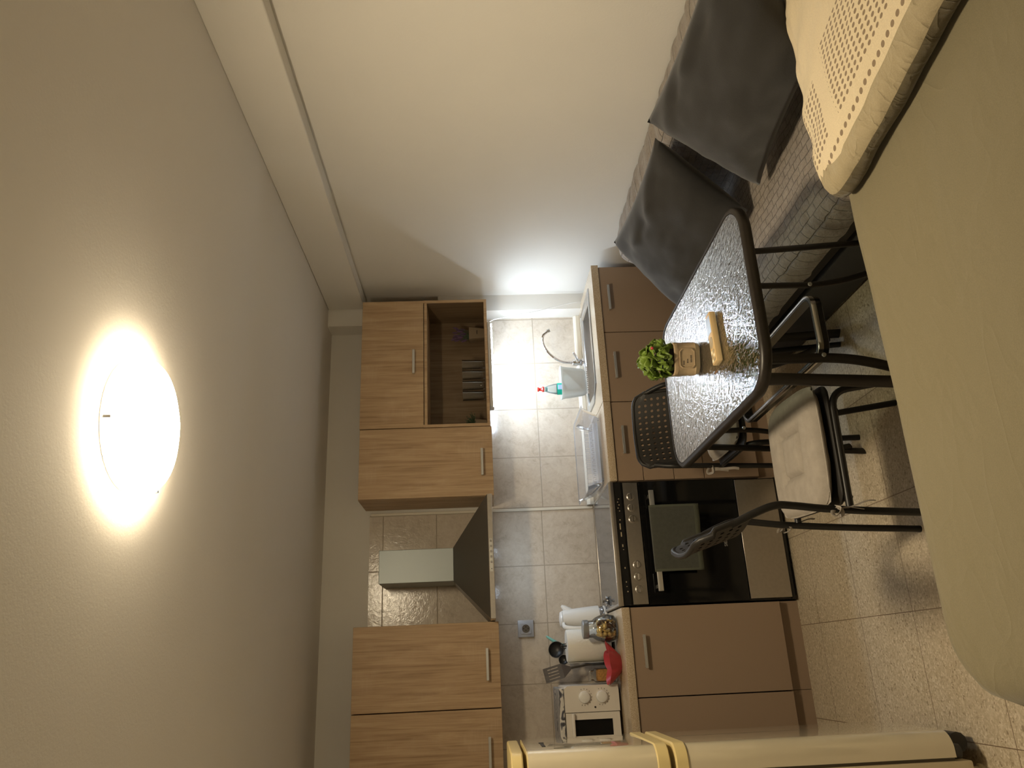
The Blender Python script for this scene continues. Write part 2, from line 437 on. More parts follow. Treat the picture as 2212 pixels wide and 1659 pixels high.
def thing(name, label, cat, loc=(0, 0, 0), group=None):
    o = bpy.data.objects.new(name, None); COL.objects.link(o); o.location = loc; o.empty_display_size = .05
    return tag(o, label, cat, group)
def tag(o, label, cat, group=None):
    o['label'] = label; o['category'] = cat
    if group: o['group'] = group
    return o
def single(name, bm, mats, label, cat, group=None, loc=None, **kw):
    """a thing that is one mesh, its origin moved to loc"""
    if loc is not None: bmesh.ops.translate(bm, vec=-Vector(loc), verts=bm.verts[:])
    o = obj(name, bm, mats, **kw)
    if loc is not None: o.location = loc
    return tag(o, label, cat, group)
def struct(name, bm, m, **kw):
    o = obj(name, bm, m, **kw); o['kind'] = 'structure'; return o
def dup(r, label, loc=None):
    c = r.copy(); COL.objects.link(c); c['label'] = label
    if loc is not None: c.location = loc
    for ch in list(r.children):
        d = ch.copy(); COL.objects.link(d); d.parent = c
        for g in list(ch.children):
            e = g.copy(); COL.objects.link(e); e.parent = d
    return c
def text_bm(s, size, mtx, ext=.0004):
    cu = bpy.data.curves.new('txt', 'FONT'); cu.body = s; cu.size = size; cu.extrude = ext; cu.align_x = 'CENTER'; cu.align_y = 'CENTER'
    o = bpy.data.objects.new('txt', cu); COL.objects.link(o)
    me = bpy.data.meshes.new_from_object(o); bm = newbm(); bm.from_mesh(me)
    bpy.data.objects.remove(o); bpy.data.curves.remove(cu); bpy.data.meshes.remove(me)
    bmesh.ops.transform(bm, matrix=mtx, verts=bm.verts[:]); return bm

# ------------------------------------------------------------------ the room
XL, XR, YF, CH = -.95, 2.14, -5.1, 2.413
b = box(newbm(), XL-.1, XR+.1, YF-.1, .1, -.1, 0); struct('floor', b, M['floor'], smooth=False)
b = box(newbm(), XL-.1, XR+.1, YF-.1, .1, CH, CH+.1); struct('ceiling', b, M['ceiling'], smooth=False)
b = box(newbm(), XL-.1, XR+.1, 0, .1, 0, CH); struct('wall_back', b, M['wall'], smooth=False)
b = box(newbm(), XR, XR+.1, YF, 0, 0, CH); struct('wall_right', b, M['wall'], smooth=False)
b = box(newbm(), XL-.1, XL, YF, 0, 0, CH); struct('wall_left', b, M['wall'], smooth=False)
b = box(newbm(), XL-.1, XR+.1, YF-.1, YF, 0, CH); struct('wall_front', b, M['wall'], smooth=False)
# beam along the right wall, and the pillar in the far corner (its upper part is wider)
b = box(newbm(), 2.065, XR, YF, -.13, 2.192, CH, .004, 1); struct('trim_1', b, M['wall'])
b = newbm(); box(b, 2.036, XR, -.13, 0, 0, 1.75); box(b, 1.955, XR, -.13, 0, 2.19, CH); struct('trim_2', b, M['wall'], smooth=False)
# glazed tiles on the back wall
b = box(newbm(), .826, 2.036, -.008, 0, .80, 1.47); struct('trim_3', b, M['tile_a'], smooth=False)
b = newbm(); box(b, XL, .826, -.008, 0, .80, 1.47); box(b, .20, .826, -.008, 0, 1.47, 2.155); struct('trim_4', b, M['tile_b'], smooth=False)
b = newbm(); box(b, .820, .836, -.013, -.008, .88, 2.15, .002, 1); struct('trim_5', b, M['off_white'])

# ------------------------------------------------------------------ upper cabinets
UY = -.3145
def bar_handle(par, x0, x1, y, z, w=.013, label=None):
    b = newbm(); box(b, x0, x1, y-.030, y-.020, z-w/2, z+w/2, .001, 1)
    for x in (x0+.008, x1-.008): box(b, x-.004, x+.004, y-.021, y, z-.004, z+.004)
    return obj('handle', b, M['alu'], par)
def upper_cab(x0, x1, z0, z1, hx0, hx1, hz, label):
    t = thing('wall_cabinet', label, 'cabinet', ((x0+x1)/2, 0, z0))
    b = newbm(); box(b, x0, x1, UY+.019, -.009, z0, z1); obj('body', b, M['wood'], t, smooth=False)
    b = box(newbm(), x0+.001, x1-.001, UY, UY+.018, z0, z1-.002, .0012, 1); d = obj('door', b, M['wood'], t)
    bar_handle(d, hx0, hx1, UY, hz)
    return t
upper_cab(.853, 1.242, 1.452, 2.178, .961, 1.11, 1.511, 'tall oak wall cabinet between the extractor hood and the open niche')
upper_cab(-.196, .208, 1.452, 2.185, -.07, .081, 1.515, 'oak wall cabinet directly left of the extractor hood')
upper_cab(-.602, -.199, 1.452, 2.185, -.475, -.322, 1.515, 'oak wall cabinet above the refrigerator, at the left end of the row')
# unit with flap door over an open niche
NX0, NX1, NZ0, NZ1 = 1.245, 2.022, 1.458, 2.18
t = thing('wall_cabinet', 'oak wall cabinet with flap door above an open niche, over the sink', 'cabinet', (1.63, 0, NZ0))
b = newbm(); k = .016
box(b, NX0, NX0+k, UY, -.009, NZ0, NZ1-.352); box(b, NX1-k, NX1, UY, -.009, NZ0, NZ1-.352)
box(b, NX0+k, NX1-k, UY, -.009, NZ0, NZ0+k); box(b, NX0+k, NX1-k, UY+.004, -.009, 1.806, 1.806+k)
box(b, NX0+k, NX1-k, -.022, -.009, NZ0+k, 1.806)
obj('niche', b, M['wood'], t, smooth=False)
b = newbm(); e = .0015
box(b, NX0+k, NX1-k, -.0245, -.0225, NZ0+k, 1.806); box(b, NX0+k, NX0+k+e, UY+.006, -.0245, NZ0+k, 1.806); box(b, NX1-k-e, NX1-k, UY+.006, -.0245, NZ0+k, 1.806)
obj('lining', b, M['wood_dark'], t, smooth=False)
b = box(newbm(), NX0, NX1, UY+.019, -.009, 1.8285, NZ1); obj('body', b, M['wood'], t, smooth=False)
b = box(newbm(), NX0+.001, NX1-.001, UY, UY+.018, 1.826, NZ1-.002, .0012, 1); d = obj('flap_door', b, M['wood'], t)
bar_handle(d, 1.558, 1.702, UY, 1.881)

# under-cabinet LED strip and its cable
t = thing('led_strip_light', 'switched-on white LED strip light under the open oak niche', 'lamp', (1.63, -.2, 1.458))
b = newbm(); box(b, 1.365, 1.89, -.285, -.245, 1.436, 1.457, .002, 1); obj('housing', b, M['alu'], t)
b = newbm()
prism(b, [(-.283, 1.4355), (-.247, 1.4355), (-.249, 1.4315), (-.257, 1.4295), (-.273, 1.4295), (-.281, 1.4315)], 0, 1.375, 1.88); obj('diffuser', b, M['led'], t)
b = newbm(); box(b, 1.357, 1.365, -.287, -.243, 1.432, 1.458, .002, 1); obj('end_cap', b, M['socket'], t)
path = [(1.888, -.262, 1.446), (1.905, -.25, 1.440), (1.93, -.23, 1.41), (1.952, -.21, 1.34), (1.975, -.2, 1.245), (1.995, -.19, 1.155), (2.02, -.18, 1.07), (2.045, -.17, .985), (2.062, -.165, .91), (2.07, -.16, .877)]
b = tube(newbm(), smooth_path(path, 5), .0028, 8); single('power_cable', b, M['wire'], 'thin white cable hanging from the LED strip down to the worktop corner', 'cable', loc=path[-1])

# ------------------------------------------------------------------ base cabinets, worktops
BY, CZ = -.6, .8736
def base_cab(x0, x1, label, drawers=False, hz=.79):
    t = thing('base_cabinet', label, 'cabinet', ((x0+x1)/2, -.3, 0))
    b = newbm(); box(b, x0+.001, x1-.001, BY+.021, -.02, .10, .834); obj('body', b, M['carcass'], t, smooth=False)
    b = newbm(); box(b, x0, x1, -.555, -.539, 0, .098); obj('plinth', b, M['cabinet'], t, smooth=False)
    if drawers:
        zs = [.105, .387, .542, .698, .832]
        for a, c in list(zip(zs, zs[1:])):
            d = obj('drawer', box(newbm(), x0+.0015, x1-.0015, BY, BY+.018, a+.0015, c-.0015, .001, 1), M['cabinet'], t)
            zc = .787 if c > .8 else c-.05
            bar_handle(d, (x0+x1)/2-.074, (x0+x1)/2+.074, BY, zc)
    else:
        d = obj('door', box(newbm(), x0+.0015, x1-.0015, BY, BY+.018, .105, .832, .001, 1), M['cabinet'], t)
        bar_handle(d, (x0+x1)/2-.074, (x0+x1)/2+.074, BY, hz)
    return t
base_cab(1.664, 2.062, 'brown base cabinet in the corner by the grey sofa, right half under the sink')
base_cab(1.266, 1.662, 'brown base cabinet under the sink bowl, second from the sofa')
base_cab(.842, 1.264, 'brown base unit of four drawers immediately right of the cooker', True)
base_cab(-.170, .230, 'brown base cabinet immediately left of the cooker, below the candy jar', hz=.78)
base_cab(-.60, -.172, 'brown base cabinet under the white mini oven, half hidden by the refrigerator', hz=.78)

def worktop(x0, x1, label, hole=None):
    b = newbm()
    if hole:
        a0, a1, c0, c1 = hole
        box(b, x0, x1, -.612, c0, .835, CZ); box(b, x0, x1, c1, -.009, .835, CZ)
        box(b, x0, a0, c0, c1, .835, CZ); box(b, a1, x1, c0, c1, .835, CZ)
    else: box(b, x0, x1, -.612, -.009, .835, CZ, .003, 2)
    return single('worktop', b, M['counter'], label, 'worktop', loc=((x0+x1)/2, -.3, .835), smooth=not hole)
worktop(1.266, 2.067, 'speckled worktop around the steel sink', (1.39, 1.99, -.42, -.12))
worktop(.842, 1.2645, 'short speckled worktop under the plastic dish rack')
worktop(XL, .230, 'speckled worktop left of the cooker, carrying the mini oven')
b = newbm(); prism(b, [(-.032, .8745), (-.032, .896), (-.020, .912), (-.009, .912), (-.009, .8745)], 0, .842, 2.034)
single('upstand', b, M['off_white'], 'cream upstand strip along the tiles behind the sink', 'trim', loc=(1.44, -.02, .8745), smooth=False)

# sink
t = thing('kitchen_sink', 'stainless steel kitchen sink under the lit LED strip', 'sink', (1.68, -.27, CZ))
b = newbm()
o_ = [(1.34, -.09), (1.34, -.36), (1.42, -.47), (2.00, -.47), (2.00, -.09)]
def chamf(off, z): 
    return [(1.34+off, -.09-off, z), (1.34+off, -.36-off*.2, z), (1.42+off*.6, -.47+off, z), (2.00-off, -.47+off, z), (2.00-off, -.09-off, z)]
loft(b, [chamf(0, CZ+.0008), chamf(.004, CZ+.0055), chamf(.014, CZ+.0058), chamf(.020, CZ+.002), chamf(.055, CZ+.002), chamf(.062, CZ-.004), chamf(.075, .735)], cap0=False)
obj('basin', b, M['sink_steel'], t, smooth=True, ang=30)
b = lathe(newbm(), [(0, 0), (.035, 0), (.04, .003), (.03, .006), (0, .004)], (1.68, -.27, .736), 20); obj('drain', b, M['chrome'], t)

# tap
t = thing('kitchen_tap', 'chrome tap with a curved swan-neck spout behind the sink', 'tap', (1.70, -.075, CZ))
b = lathe(newbm(), [(0, 0), (.030, 0), (.030, .006), (.024, .010), (.024, .055), (.021, .066), (.012, .072), (0, .072)], (1.70, -.072, CZ+.001)); obj('body', b, M['chrome'], t)
sp = smooth_path([(1.70, -.072, .94), (1.703, -.08, 1.0), (1.725, -.10, 1.055), (1.765, -.12, 1.10), (1.81, -.14, 1.122), (1.85, -.155, 1.118), (1.872, -.165, 1.092)], 7)
b = tube(newbm(), sp, .0085, 12); obj('spout', b, M['chrome'], t)
b = tube(newbm(), [(1.872, -.165, 1.096), (1.877, -.168, 1.078)], .0105, 12); obj('aerator', b, M['steel'], t)
b = tube(newbm(), smooth_path([(1.70, -.095, .915), (1.715, -.125, .925), (1.735, -.15, .945)], 4), [.011]*4+[.008]*4+[.006], 10); obj('lever', b, M['chrome'], t)

# white caddy with detergent bottle
t = thing('sink_caddy', 'frosted white plastic caddy standing on the sink rim', 'caddy', (1.535, -.15, CZ+.02))
b = newbm(); rg = []
for z, e in ((0, -.022), (.008, -.012), (.03, -.006), (.135, .004), (.15, .010)):
    rg.append([(x, y, .8835+z) for x, y in rrect(1.452-e, 1.632+e, -.20-e, -.11+e, .035, 6)])
rg2 = [[(x+(1.542-x)*.03, y+(-.155-y)*.05, z) for x, y, z in r] for r in reversed(rg[1:])]
loft(b, rg+rg2); obj('bin', b, M['frost'], t)
b = newbm()
for i in range(14):
    x = 1.46+i*.0125; lathe(b, [(0, 0), (.005, .001), (.006, .004), (.004, .008), (0, .009)], (x, -.196+.003*(i % 2), CZ+.0015), 8)
obj('foot', b, M['chrome'], t, label='beaded chrome feet')
t = thing('detergent_bottle', 'clear detergent bottle with red cap and green label in the white caddy', 'bottle', (1.50, -.15, .895))
b = lathe(newbm(), [(0, 0), (.030, 0), (.034, .01), (.034, .15), (.032, .175), (.022, .215), (.014, .232), (.014, .238), (0, .238)], (1.505, -.155, .895), 24, 1, .75); obj('body', b, M['bottle'], t)
b = lathe(newbm(), [(.0345, .122), (.0352, .122), (.0352, .162), (.0345, .162)], (1.505, -.155, .895), 24, 1.01, .77); obj('label', b, M['green_label'], t)
b = lathe(newbm(), [(.012, 0), (.012, .012), (0, .012)], (1.505, -.155, 1.113), 12); obj('neck', b, M['teal'], t)
b = newbm(); box(b, 1.492, 1.52, -.186, -.1805, 1.02, 1.053); obj('badge', b, M['blue_label'], t, smooth=False)
b = lathe(newbm(), [(0, 0), (.015, 0), (.017, .008), (.010, .015), (.008, .027), (.013, .031), (.013, .039), (0, .039)], (1.505, -.155, 1.1335), 18); obj('cap', b, M['cap_red'], t)

# dish rack
t = thing('dish_rack', 'empty clear plastic dish rack on the worktop beside the cooker', 'rack', (1.06, -.28, CZ))
RX0, RX1, RY0, RY1 = .86, 1.255, -.46, -.13
b = newbm(); rg = []
for z, e in ((.012, -.012), (.014, 0), (.04, .008), (.092, .028), (.096, .040)):
    rg.append([(x, y, CZ+z) for x, y in rrect(RX0-e, RX1+e, RY0-e, RY1+e, .03, 5)])
rg2 = [[(x+(1.057-x)*.012, y+(-.295-y)*.014, z-(.001 if i else .0)) for x, y, z in r] for i, r in enumerate(reversed(rg))]
loft(b, rg+rg2[1:]); obj('tray', b, M['rack'], t)
for yy, hh in ((-.20, .052), (-.36, .040)):
    b = newbm(); box(b, RX0+.03, RX1-.03, yy-.006, yy+.006, CZ+.0165, CZ+.026, .002, 1)
    for i in range(15):
        x = RX0+.05+i*.0215
        tube(b, arc_pts([(x-.006, yy, CZ+.022), (x-.006, yy, CZ+hh), (x+.006, yy, CZ+hh), (x+.006, yy, CZ+.022)], .006, 3), .0022, 6)
    obj('peg_row', b, M['rack_peg'], t)
b = newbm()
for x in (RX0+.03, RX1-.03):
    for y in (RY0+.03, RY1-.03): obj('foot', lathe(newbm(), [(0, 0), (.008, 0), (.006, .0115), (0, .0115)], (x, y, CZ+.0005), 10), M['rack'], t)

# niche contents
NZ = NZ0+.0165
t = thing('tumbler', '', 'glass', (0, 0, 0), 'tall tumblers in the oak niche')
b = lathe(newbm(), [(0, .0005), (.024, .0005), (.026, .004), (.0285, .06), (.0300, .135), (.0287, .135), (.027, .06), (.0245, .016), (0, .014)], (0, 0, 0), 22); obj('bowl', b, M['tumbler'], t)
gl = [(1.655, -.20, 'tall clear tumbler in the niche, nearest the lavender'), (1.590, -.20, 'tall clear tumbler in the niche, second from the lavender'), (1.525, -.20, 'tall clear tumbler in the niche, third from the lavender'), (1.462, -.20, 'tall clear tumbler in the niche, nearest the small green plant')]
for i, (x, y, l) in enumerate(gl):
    o = t if i == 0 else dup(t, l); o['label'] = l; o.location = (x, y, NZ)
t = thing('potted_lavender', 'artificial lavender in a kraft pot at the right end of the niche', 'plant', (1.875, -.13, NZ))
b = newbm(); loft(b, [[(x, y, NZ+z) for x, y in rrect(1.84-e, 1.91+e, -.165-e, -.095+e, .006, 2)] for z, e in ((.0005, -.004), (.09, .003), (.088, -.002), (.07, -.002))]); obj('pot', b, M['kraft'], t)
b = newbm()
for i, w in enumerate((.004, .006, .005, .006, .004)): box(b, 1.866+i*.0055, 1.870+i*.0055, -.1662, -.1652, NZ+.04, NZ+.04+w)
obj('lettering', b, M['ink'], t, smooth=False)
b = newbm(); fl = newbm()
for i in range(40):
    a = random.uniform(0, 2*pi); r0 = random.uniform(0, .024); r1 = r0+random.uniform(.0, .024); h = random.uniform(.10, .165)
    p0 = Vector((1.875+r0*cos(a), -.13+r0*sin(a), NZ+.07)); p1 = Vector((1.875+r1*cos(a), -.13+r1*sin(a), NZ+h))
    tube(b, [p0, (p0+p1)/2+Vector((0, 0, .004)), p1], .0012, 5)
    if i % 3:
        d = (p1-p0).normalized(); tube(fl, [p1, p1+d*.012, p1+d*.03, p1+d*.036], [.002, .0065, .005, .001], 6)
obj('stems', b, M['leaf_dark'], t); obj('flowers', fl, M['lavender'], t)
t = thing('potted_plant', 'small dark green artificial plant at the left end of the niche', 'plant', (1.30, -.17, NZ))
b = lathe(newbm(), [(0, .0005), (.022, .0005), (.03, .07), (.027, .07), (.025, .06), (0, .06)], (1.302, -.17, NZ), 20); obj('pot', b, M['kraft'], t)
b = newbm(); box(b, 1.292, 1.296, -.2005, -.1990, NZ+.03, NZ+.048); obj('lettering', b, M['ink'], t, smooth=False)
b = newbm()
for i in range(80):
    a = random.uniform(0, 2*pi); el = random.uniform(.1, 1.4); L = random.uniform(.04, .075)
    d = Vector((cos(a)*cos(el), sin(a)*cos(el), sin(el))); p0 = Vector((1.302, -.17, NZ+.06)); p1 = p0+d*L
    if p1.x < 1.268: p1.x = 1.268
    tube(b, [p0, p1], .001, 5)
    for j in range(5):
        q = p0.lerp(p1, .35+.15*j); w = Vector((random.uniform(-1, 1), random.uniform(-1, 1), random.uniform(-.3, 1))).normalized()*.008
        tube(b, [q, q+w*.5, q+w], [.0008, .003, .0005], 5)
obj('foliage', b, M['leaf_dark'], t)

# ------------------------------------------------------------------ extractor hood
t = thing('extractor_hood', 'steel chimney extractor hood with dark sloping canopy above the cooker', 'extractor hood', (.51, -.25, 1.467))
HX0, HX1, HY = .212, .822, -.497
b = newbm(); loft(b, [[(HX0, HY, 1.493), (HX1, HY, 1.493), (HX1, -.0145, 1.493), (HX0, -.0145, 1.493)], [(.417, -.272, 1.676), (.592, -.272, 1.676), (.592, -.0145, 1.676), (.417, -.0145, 1.676)]])
obj('canopy', b, M['hood_steel'], t, smooth=False)
b = box(newbm(), HX0-.001, HX1+.001, HY-.002, -.014, 1.467, 1.493, .0015, 1); obj('rim', b, M['steel'], t)
b = box(newbm(), .419, .590, -.270, -.0145, 1.676, 2.066, .002, 1); obj('chimney', b, M['chimney'], t)
for x in (.40, .63):
    b = lathe(newbm(), [(0, 0), (.022, 0), (.024, .001)], (x, -.27, 1.4658), 20); obj('fill_lens', b, M['hood_fill'], t)  # glowing discs added as fill to brighten the tiles and worktop below
b = newbm(); box(b, .435, .595, HY-.004, HY-.002, 1.473, 1.488)
c = obj('control_strip', b, M['alu'], t, smooth=False)
b = newbm()
for i in range(5): box(b, .475+i*.026, .487+i*.026, HY-.007, HY-.004, 1.476, 1.485, .001, 1)
obj('button', b, M['chrome'], c)
b = box(newbm(), .446, .450, HY-.0055, HY-.004, 1.478, 1.482); obj('indicator', b, M['ink'], c, smooth=False)

# ------------------------------------------------------------------ cooker
KX0, KX1 = .238, .836
t = thing('cooker', 'freestanding steel and black glass electric cooker with six knobs', 'cooker', (.537, -.3, 0))
b = newbm(); box(b, KX0, KX1, -.578, -.02, .02, .858); obj('body', b, M['black_enamel'], t, smooth=False)
b = newbm(); box(b, KX0+.02, KX1-.02, -.56, -.05, .0, .02); obj('plinth', b, M['black_plastic'], t, smooth=False)
b = newbm()
for x0, x1, y0, y1 in ((KX0-.002, KX1+.002, -.606, -.588), (KX0-.002, KX1+.002, -.07, -.055), (KX0-.002, KX0+.012, -.588, -.07), (KX1-.012, KX1+.002, -.588, -.07)):
    box(b, x0, x1, y0, y1, .858, .884, .003, 2)
obj('hob_frame', b, M['steel'], t)
b = box(newbm(), KX0+.012, KX1-.012, -.588, -.07, .860, .882); obj('hob', b, M['hob_glass'], t, smooth=False)
b = newbm(); prism(b, [(-.602, .814), (-.602, .822), (-.594, .857), (-.578, .857), (-.578, .814)], 0, KX0, KX1); d = obj('display_strip', b, M['black_glass'], t, smooth=False)
b = newbm()
for x, w, z in ((.30, .006, .83), (.325, .003, .832), (.345, .006, .833), (.41, .008, .833), (.50, .003, .832), (.515, .012, .834), (.565, .022, .836), (.60, .03, .838), (.645, .005, .836), (.69, .004, .834), (.705, .004, .84), (.72, .004, .834), (.735, .004, .84), (.75, .004, .834)):
    yy = -.6035+ (z-.822)/.035*.008
    obj('display_mark', box(newbm(), x, x+w, yy, yy+.003, z, z+.005), M['button'], d, smooth=False)
b = box(newbm(), KX0+.003, KX1-.003, -.600, -.578, .736, .812, .0015, 1); pan = obj('control_panel', b, M['steel'], t)
for x in (.762, .706, .649, .427, .370, .311):
    b = lathe(newbm(), [(0, 0), (.0195, 0), (.0195, .004), (.0172, .005), (.0165, .013), (.015, .015), (0, .015)], (0, 0, 0), 28)
    bmesh.ops.transform(b, matrix=Matrix.Translation((x, -.600, .776)) @ Matrix.Rotation(pi/2, 4, 'X'), verts=b.verts[:]); kn = obj('knob', b, M['steel'], pan)
    b = box(newbm(), x-.014, x+.014, -.6172, -.6148, .7745, .7775); obj('pointer', b, M['chrome'], kn, smooth=False)
b = newbm(); box(b, KX0, KX1, -.600, -.579, .243, .732, .002, 1); dr = obj('oven_door', b, M['black_glass'], t)
b = newbm(); box(b, .295, .782, -.650, -.638, .668, .693, .003, 2)
for x in (.32, .757): box(b, x-.008, x+.008, -.64, -.600, .672, .689)
obj('handle', b, M['alu'], dr)
mt = Matrix.Translation((.537, -.6008, .325)) @ Matrix.Rotation(pi/2, 4, 'X')
obj('logo', text_bm('SIEMENS', .021, mt), M['alu'], dr, smooth=False)
b = box(newbm(), KX0+.008, KX1-.008, -.600, -.579, .036, .240, .0015, 1); obj('drawer', b, M['steel'], t)
b = newbm(); box(b, KX0, KX1, -.592, -.579, .018, .034); obj('skirt', b, M['black_enamel'], t, smooth=False)
# hand towel on the oven handle
def towel():
    t = thing('hand_towel', 'dark grey-green towel hanging over the oven door handle', 'towel', (.545, -.645, .70))
    b = newbm(); X0, X1 = .385, .705
    prof = [(-.612, .47), (-.618, .56), (-.628, .65), (-.634, .690), (-.640, .6965), (-.648, .6965), (-.6535, .690), (-.6565, .66), (-.659, .56), (-.660, .462)]
    P = smooth_path([(0, y, z) for y, z in prof], 4)
    def f(u, v):
        i = v*(len(P)-1); p = P[int(round(i))]; x = X0+(X1-X0)*u
        w = max(0, .66-p.z)*.03
        sh = (-.006*(u-.5))*(1 if v > .5 else -1)*(.69-p.z)*8
        front = v > .5
        return (x+(.010 if not front else 0)*max(0, .69-p.z)*4-.004*(.7-p.z), p.y+(-1 if front else -.4)*w*abs(sin(u*9+1)), p.z+sh)
    grid(b, f, 30, len(P)-1)
    for fc in b.faces:
        c = fc.calc_center_median()
        if c.z < .486 or c.x > X1-.012 or c.x < X0+.012: fc.material_index = 1
    obj('cloth', b, [M['towel'], M['towel_hem']], t, solid=.005)
towel()

# ------------------------------------------------------------------ things on the left worktop
Z0 = CZ+.0005
t = thing('mini_oven', 'white mini oven with two dials, under a patterned cloth', 'oven', (-.30, -.22, Z0))
OX0, OX1, OY = -.50, -.112, -.405
b = box(newbm(), OX0, OX1, OY+.02, -.06, Z0+.018, 1.150, .012, 3); obj('body', b, M['cream_plastic'], t)
b = newbm(); loft(b, [[(OX1-.118, OY, Z0+.012), (OX1, OY, Z0+.012), (OX1, OY, 1.135), (OX1-.012, OY, 1.150), (OX1-.118, OY, 1.150)], [(OX1-.118, OY+.022, Z0+.012), (OX1, OY+.022, Z0+.012), (OX1, OY+.022, 1.135), (OX1-.012, OY+.022, 1.150), (OX1-.118, OY+.022, 1.150)]])
cp = obj('control_panel', b, M['cream_plastic'], t, smooth=False)
for z in (.970, 1.055):
    b = lathe(newbm(), [(0, 0), (.028, 0), (.0265, .014), (.022, .017), (0, .017)], (0, 0, 0), 26)
    bmesh.ops.transform(b, matrix=Matrix.Translation((OX1-.052, OY, z)) @ Matrix.Rotation(pi/2, 4, 'X'), verts=b.verts[:]); kn = obj('dial', b, M['white_plastic'], cp)
    b = newbm()
    for i in range(11):
        a = radians(-200+i*22); x, zz = OX1-.052+.037*cos(a), z+.037*sin(a); box(b, x-.002, x+.002, OY-.001, OY, zz-.0012, zz+.0012)
    obj('dial_marks', b, M['ink'], kn, smooth=False)
b = newbm(); lathe(b, [(0, 0), (.0045, 0), (.0045, .003), (0, .003)], (0, 0, 0), 12); bmesh.ops.transform(b, matrix=Matrix.Translation((OX1-.098, OY, 1.005)) @ Matrix.Rotation(pi/2, 4, 'X'), verts=b.verts[:]); obj('indicator', b, M['ink'], cp)
b = newbm(); a0, a1 = OX0+.006, OX1-.121
for x0, x1, z0, z1 in ((a0, a1, Z0+.015, .925), (a0, a1, 1.115, 1.148), (a0, a0+.03, .925, 1.115), (a1-.03, a1, .925, 1.115)): box(b, x0, x1, OY, OY+.019, z0, z1)
dr = obj('oven_door', b, M['cream_plastic'], t, smooth=False)
b = box(newbm(), a0+.03, a1-.03, OY+.008, OY+.014, .925, 1.115); obj('window', b, M['black_glass'], dr, smooth=False)
b = newbm(); box(b, a0, a1, OY-.022, OY-.001, 1.108, 1.122, .004, 2); obj('handle', b, M['cream_plastic'], dr)
for x in (OX0+.03, OX1-.03):
    for y in (OY+.05, -.09):
        obj('foot', lathe(newbm(), [(0, 0), (.012, 0), (.012, .018), (0, .018)], (x, y, Z0), 12), M['black_plastic'], t)
b = newbm(); box(b, OX0+.012, OX1-.008, -.392, -.07, 1.1508, 1.1765, .006, 2)
bmesh.ops.subdivide_edges(b, edges=[e for e in b.edges if e.calc_length() > .1], cuts=14, use_grid_fill=True)
for v_ in b.verts: v_.co.z += (.004*noise.noise(v_.co*14) if v_.co.z > 1.16 else 0); v_.co.y += .003*noise.noise(v_.co*18)
single('patterned_cloth', b, M['ornament'], 'grey ornamental cloth folded on top of the white mini oven', 'cloth', loc=(-.3, -.22, 1.151))

# paper towel roll on a black holder
t = thing('paper_towel_roll', 'white paper towel roll standing on a black wire holder', 'paper towel', (.075, -.26, Z0))
b = lathe(newbm(), [(.02, .016), (.076, .016), (.078, .02), (.078, .232), (.076, .236), (.02, .236), (.02, .016)], (.075, -.26, Z0), 40); r_ = obj('roll', b, M['paper'], t)
b = newbm(); grid(b, lambda u, v: ((.075)+.080*cos(2.9+u*.75)-.012*u*u, -.26+.080*sin(2.9+u*.75)-.035*u*u, Z0+.018+.215*v), 10, 4); obj('loose_sheet', b, M['paper'], r_, solid=.001)
b = lathe(newbm(), [(0, 0), (.07, 0), (.07, .006), (0, .008)], (.075, -.26, Z0), 28); tube(b, [(.075, -.26, Z0+.004), (.075, -.26, Z0+.262)], .004, 8)
tube(b, arc_pts([(.065, -.26, Z0+.238), (.065, -.26, Z0+.262), (.085, -.26, Z0+.262), (.085, -.26, Z0+.238)], .008, 3), .0025, 8)
obj('holder', b, M['black_enamel'], t)

# utensil holder and utensils
t = thing('utensil_jar', 'clear glass jar holding kitchen utensils behind the paper towel', 'jar', (.03, -.105, Z0))
b = lathe(newbm(), [(0, .0), (.045, 0), (.047, .004), (.047, .125), (.0445, .125), (.0445, .006), (0, .006)], (.02, -.1, Z0), 26); obj('wall', b, M['glass'], t)
t = thing('slotted_spatula', 'steel slotted spatula leaning from the utensil jar', 'spatula', (.0, -.1, Z0+.01))
b = newbm(); H0, H1 = Vector((-.005, -.085, Z0+.012)), Vector((-.032, -.165, 1.085))
tube(b, [H0, H1], .004, 8, flat=(.007, .003)); obj('handle', b, M['steel'], t)
b = newbm(); U = Vector((-.25, -.10, 1)).normalized(); R_ = Vector((.92, -.1, .22)); R_ = (R_-U*R_.dot(U)).normalized()
O = Vector((-.042, -.178, 1.128))
def bp(u, v, n=0): return O+R_*u+U*v
us = [-.036, -.0255, -.0205, -.010, -.005, .005, .010, .0205, .0255, .036]
for i in range(9):
    if i % 2 == 0: cells = [(0, .1)]
    else: cells = [(0, .022), (.078, .1)]
    for v0, v1 in cells:
        b.faces.new([b.verts.new(bp(*q)) for q in ((us[i], v0), (us[i+1], v0), (us[i+1], v1), (us[i], v1))])
b.faces.new([b.verts.new(p) for p in (bp(-.036, 0), bp(.036, 0), H1+R_*.008, H1-R_*.008)])
bmesh.ops.remove_doubles(b, verts=b.verts[:], dist=1e-5); obj('blade', b, M['spatula'], t, solid=.0016, smooth=False)
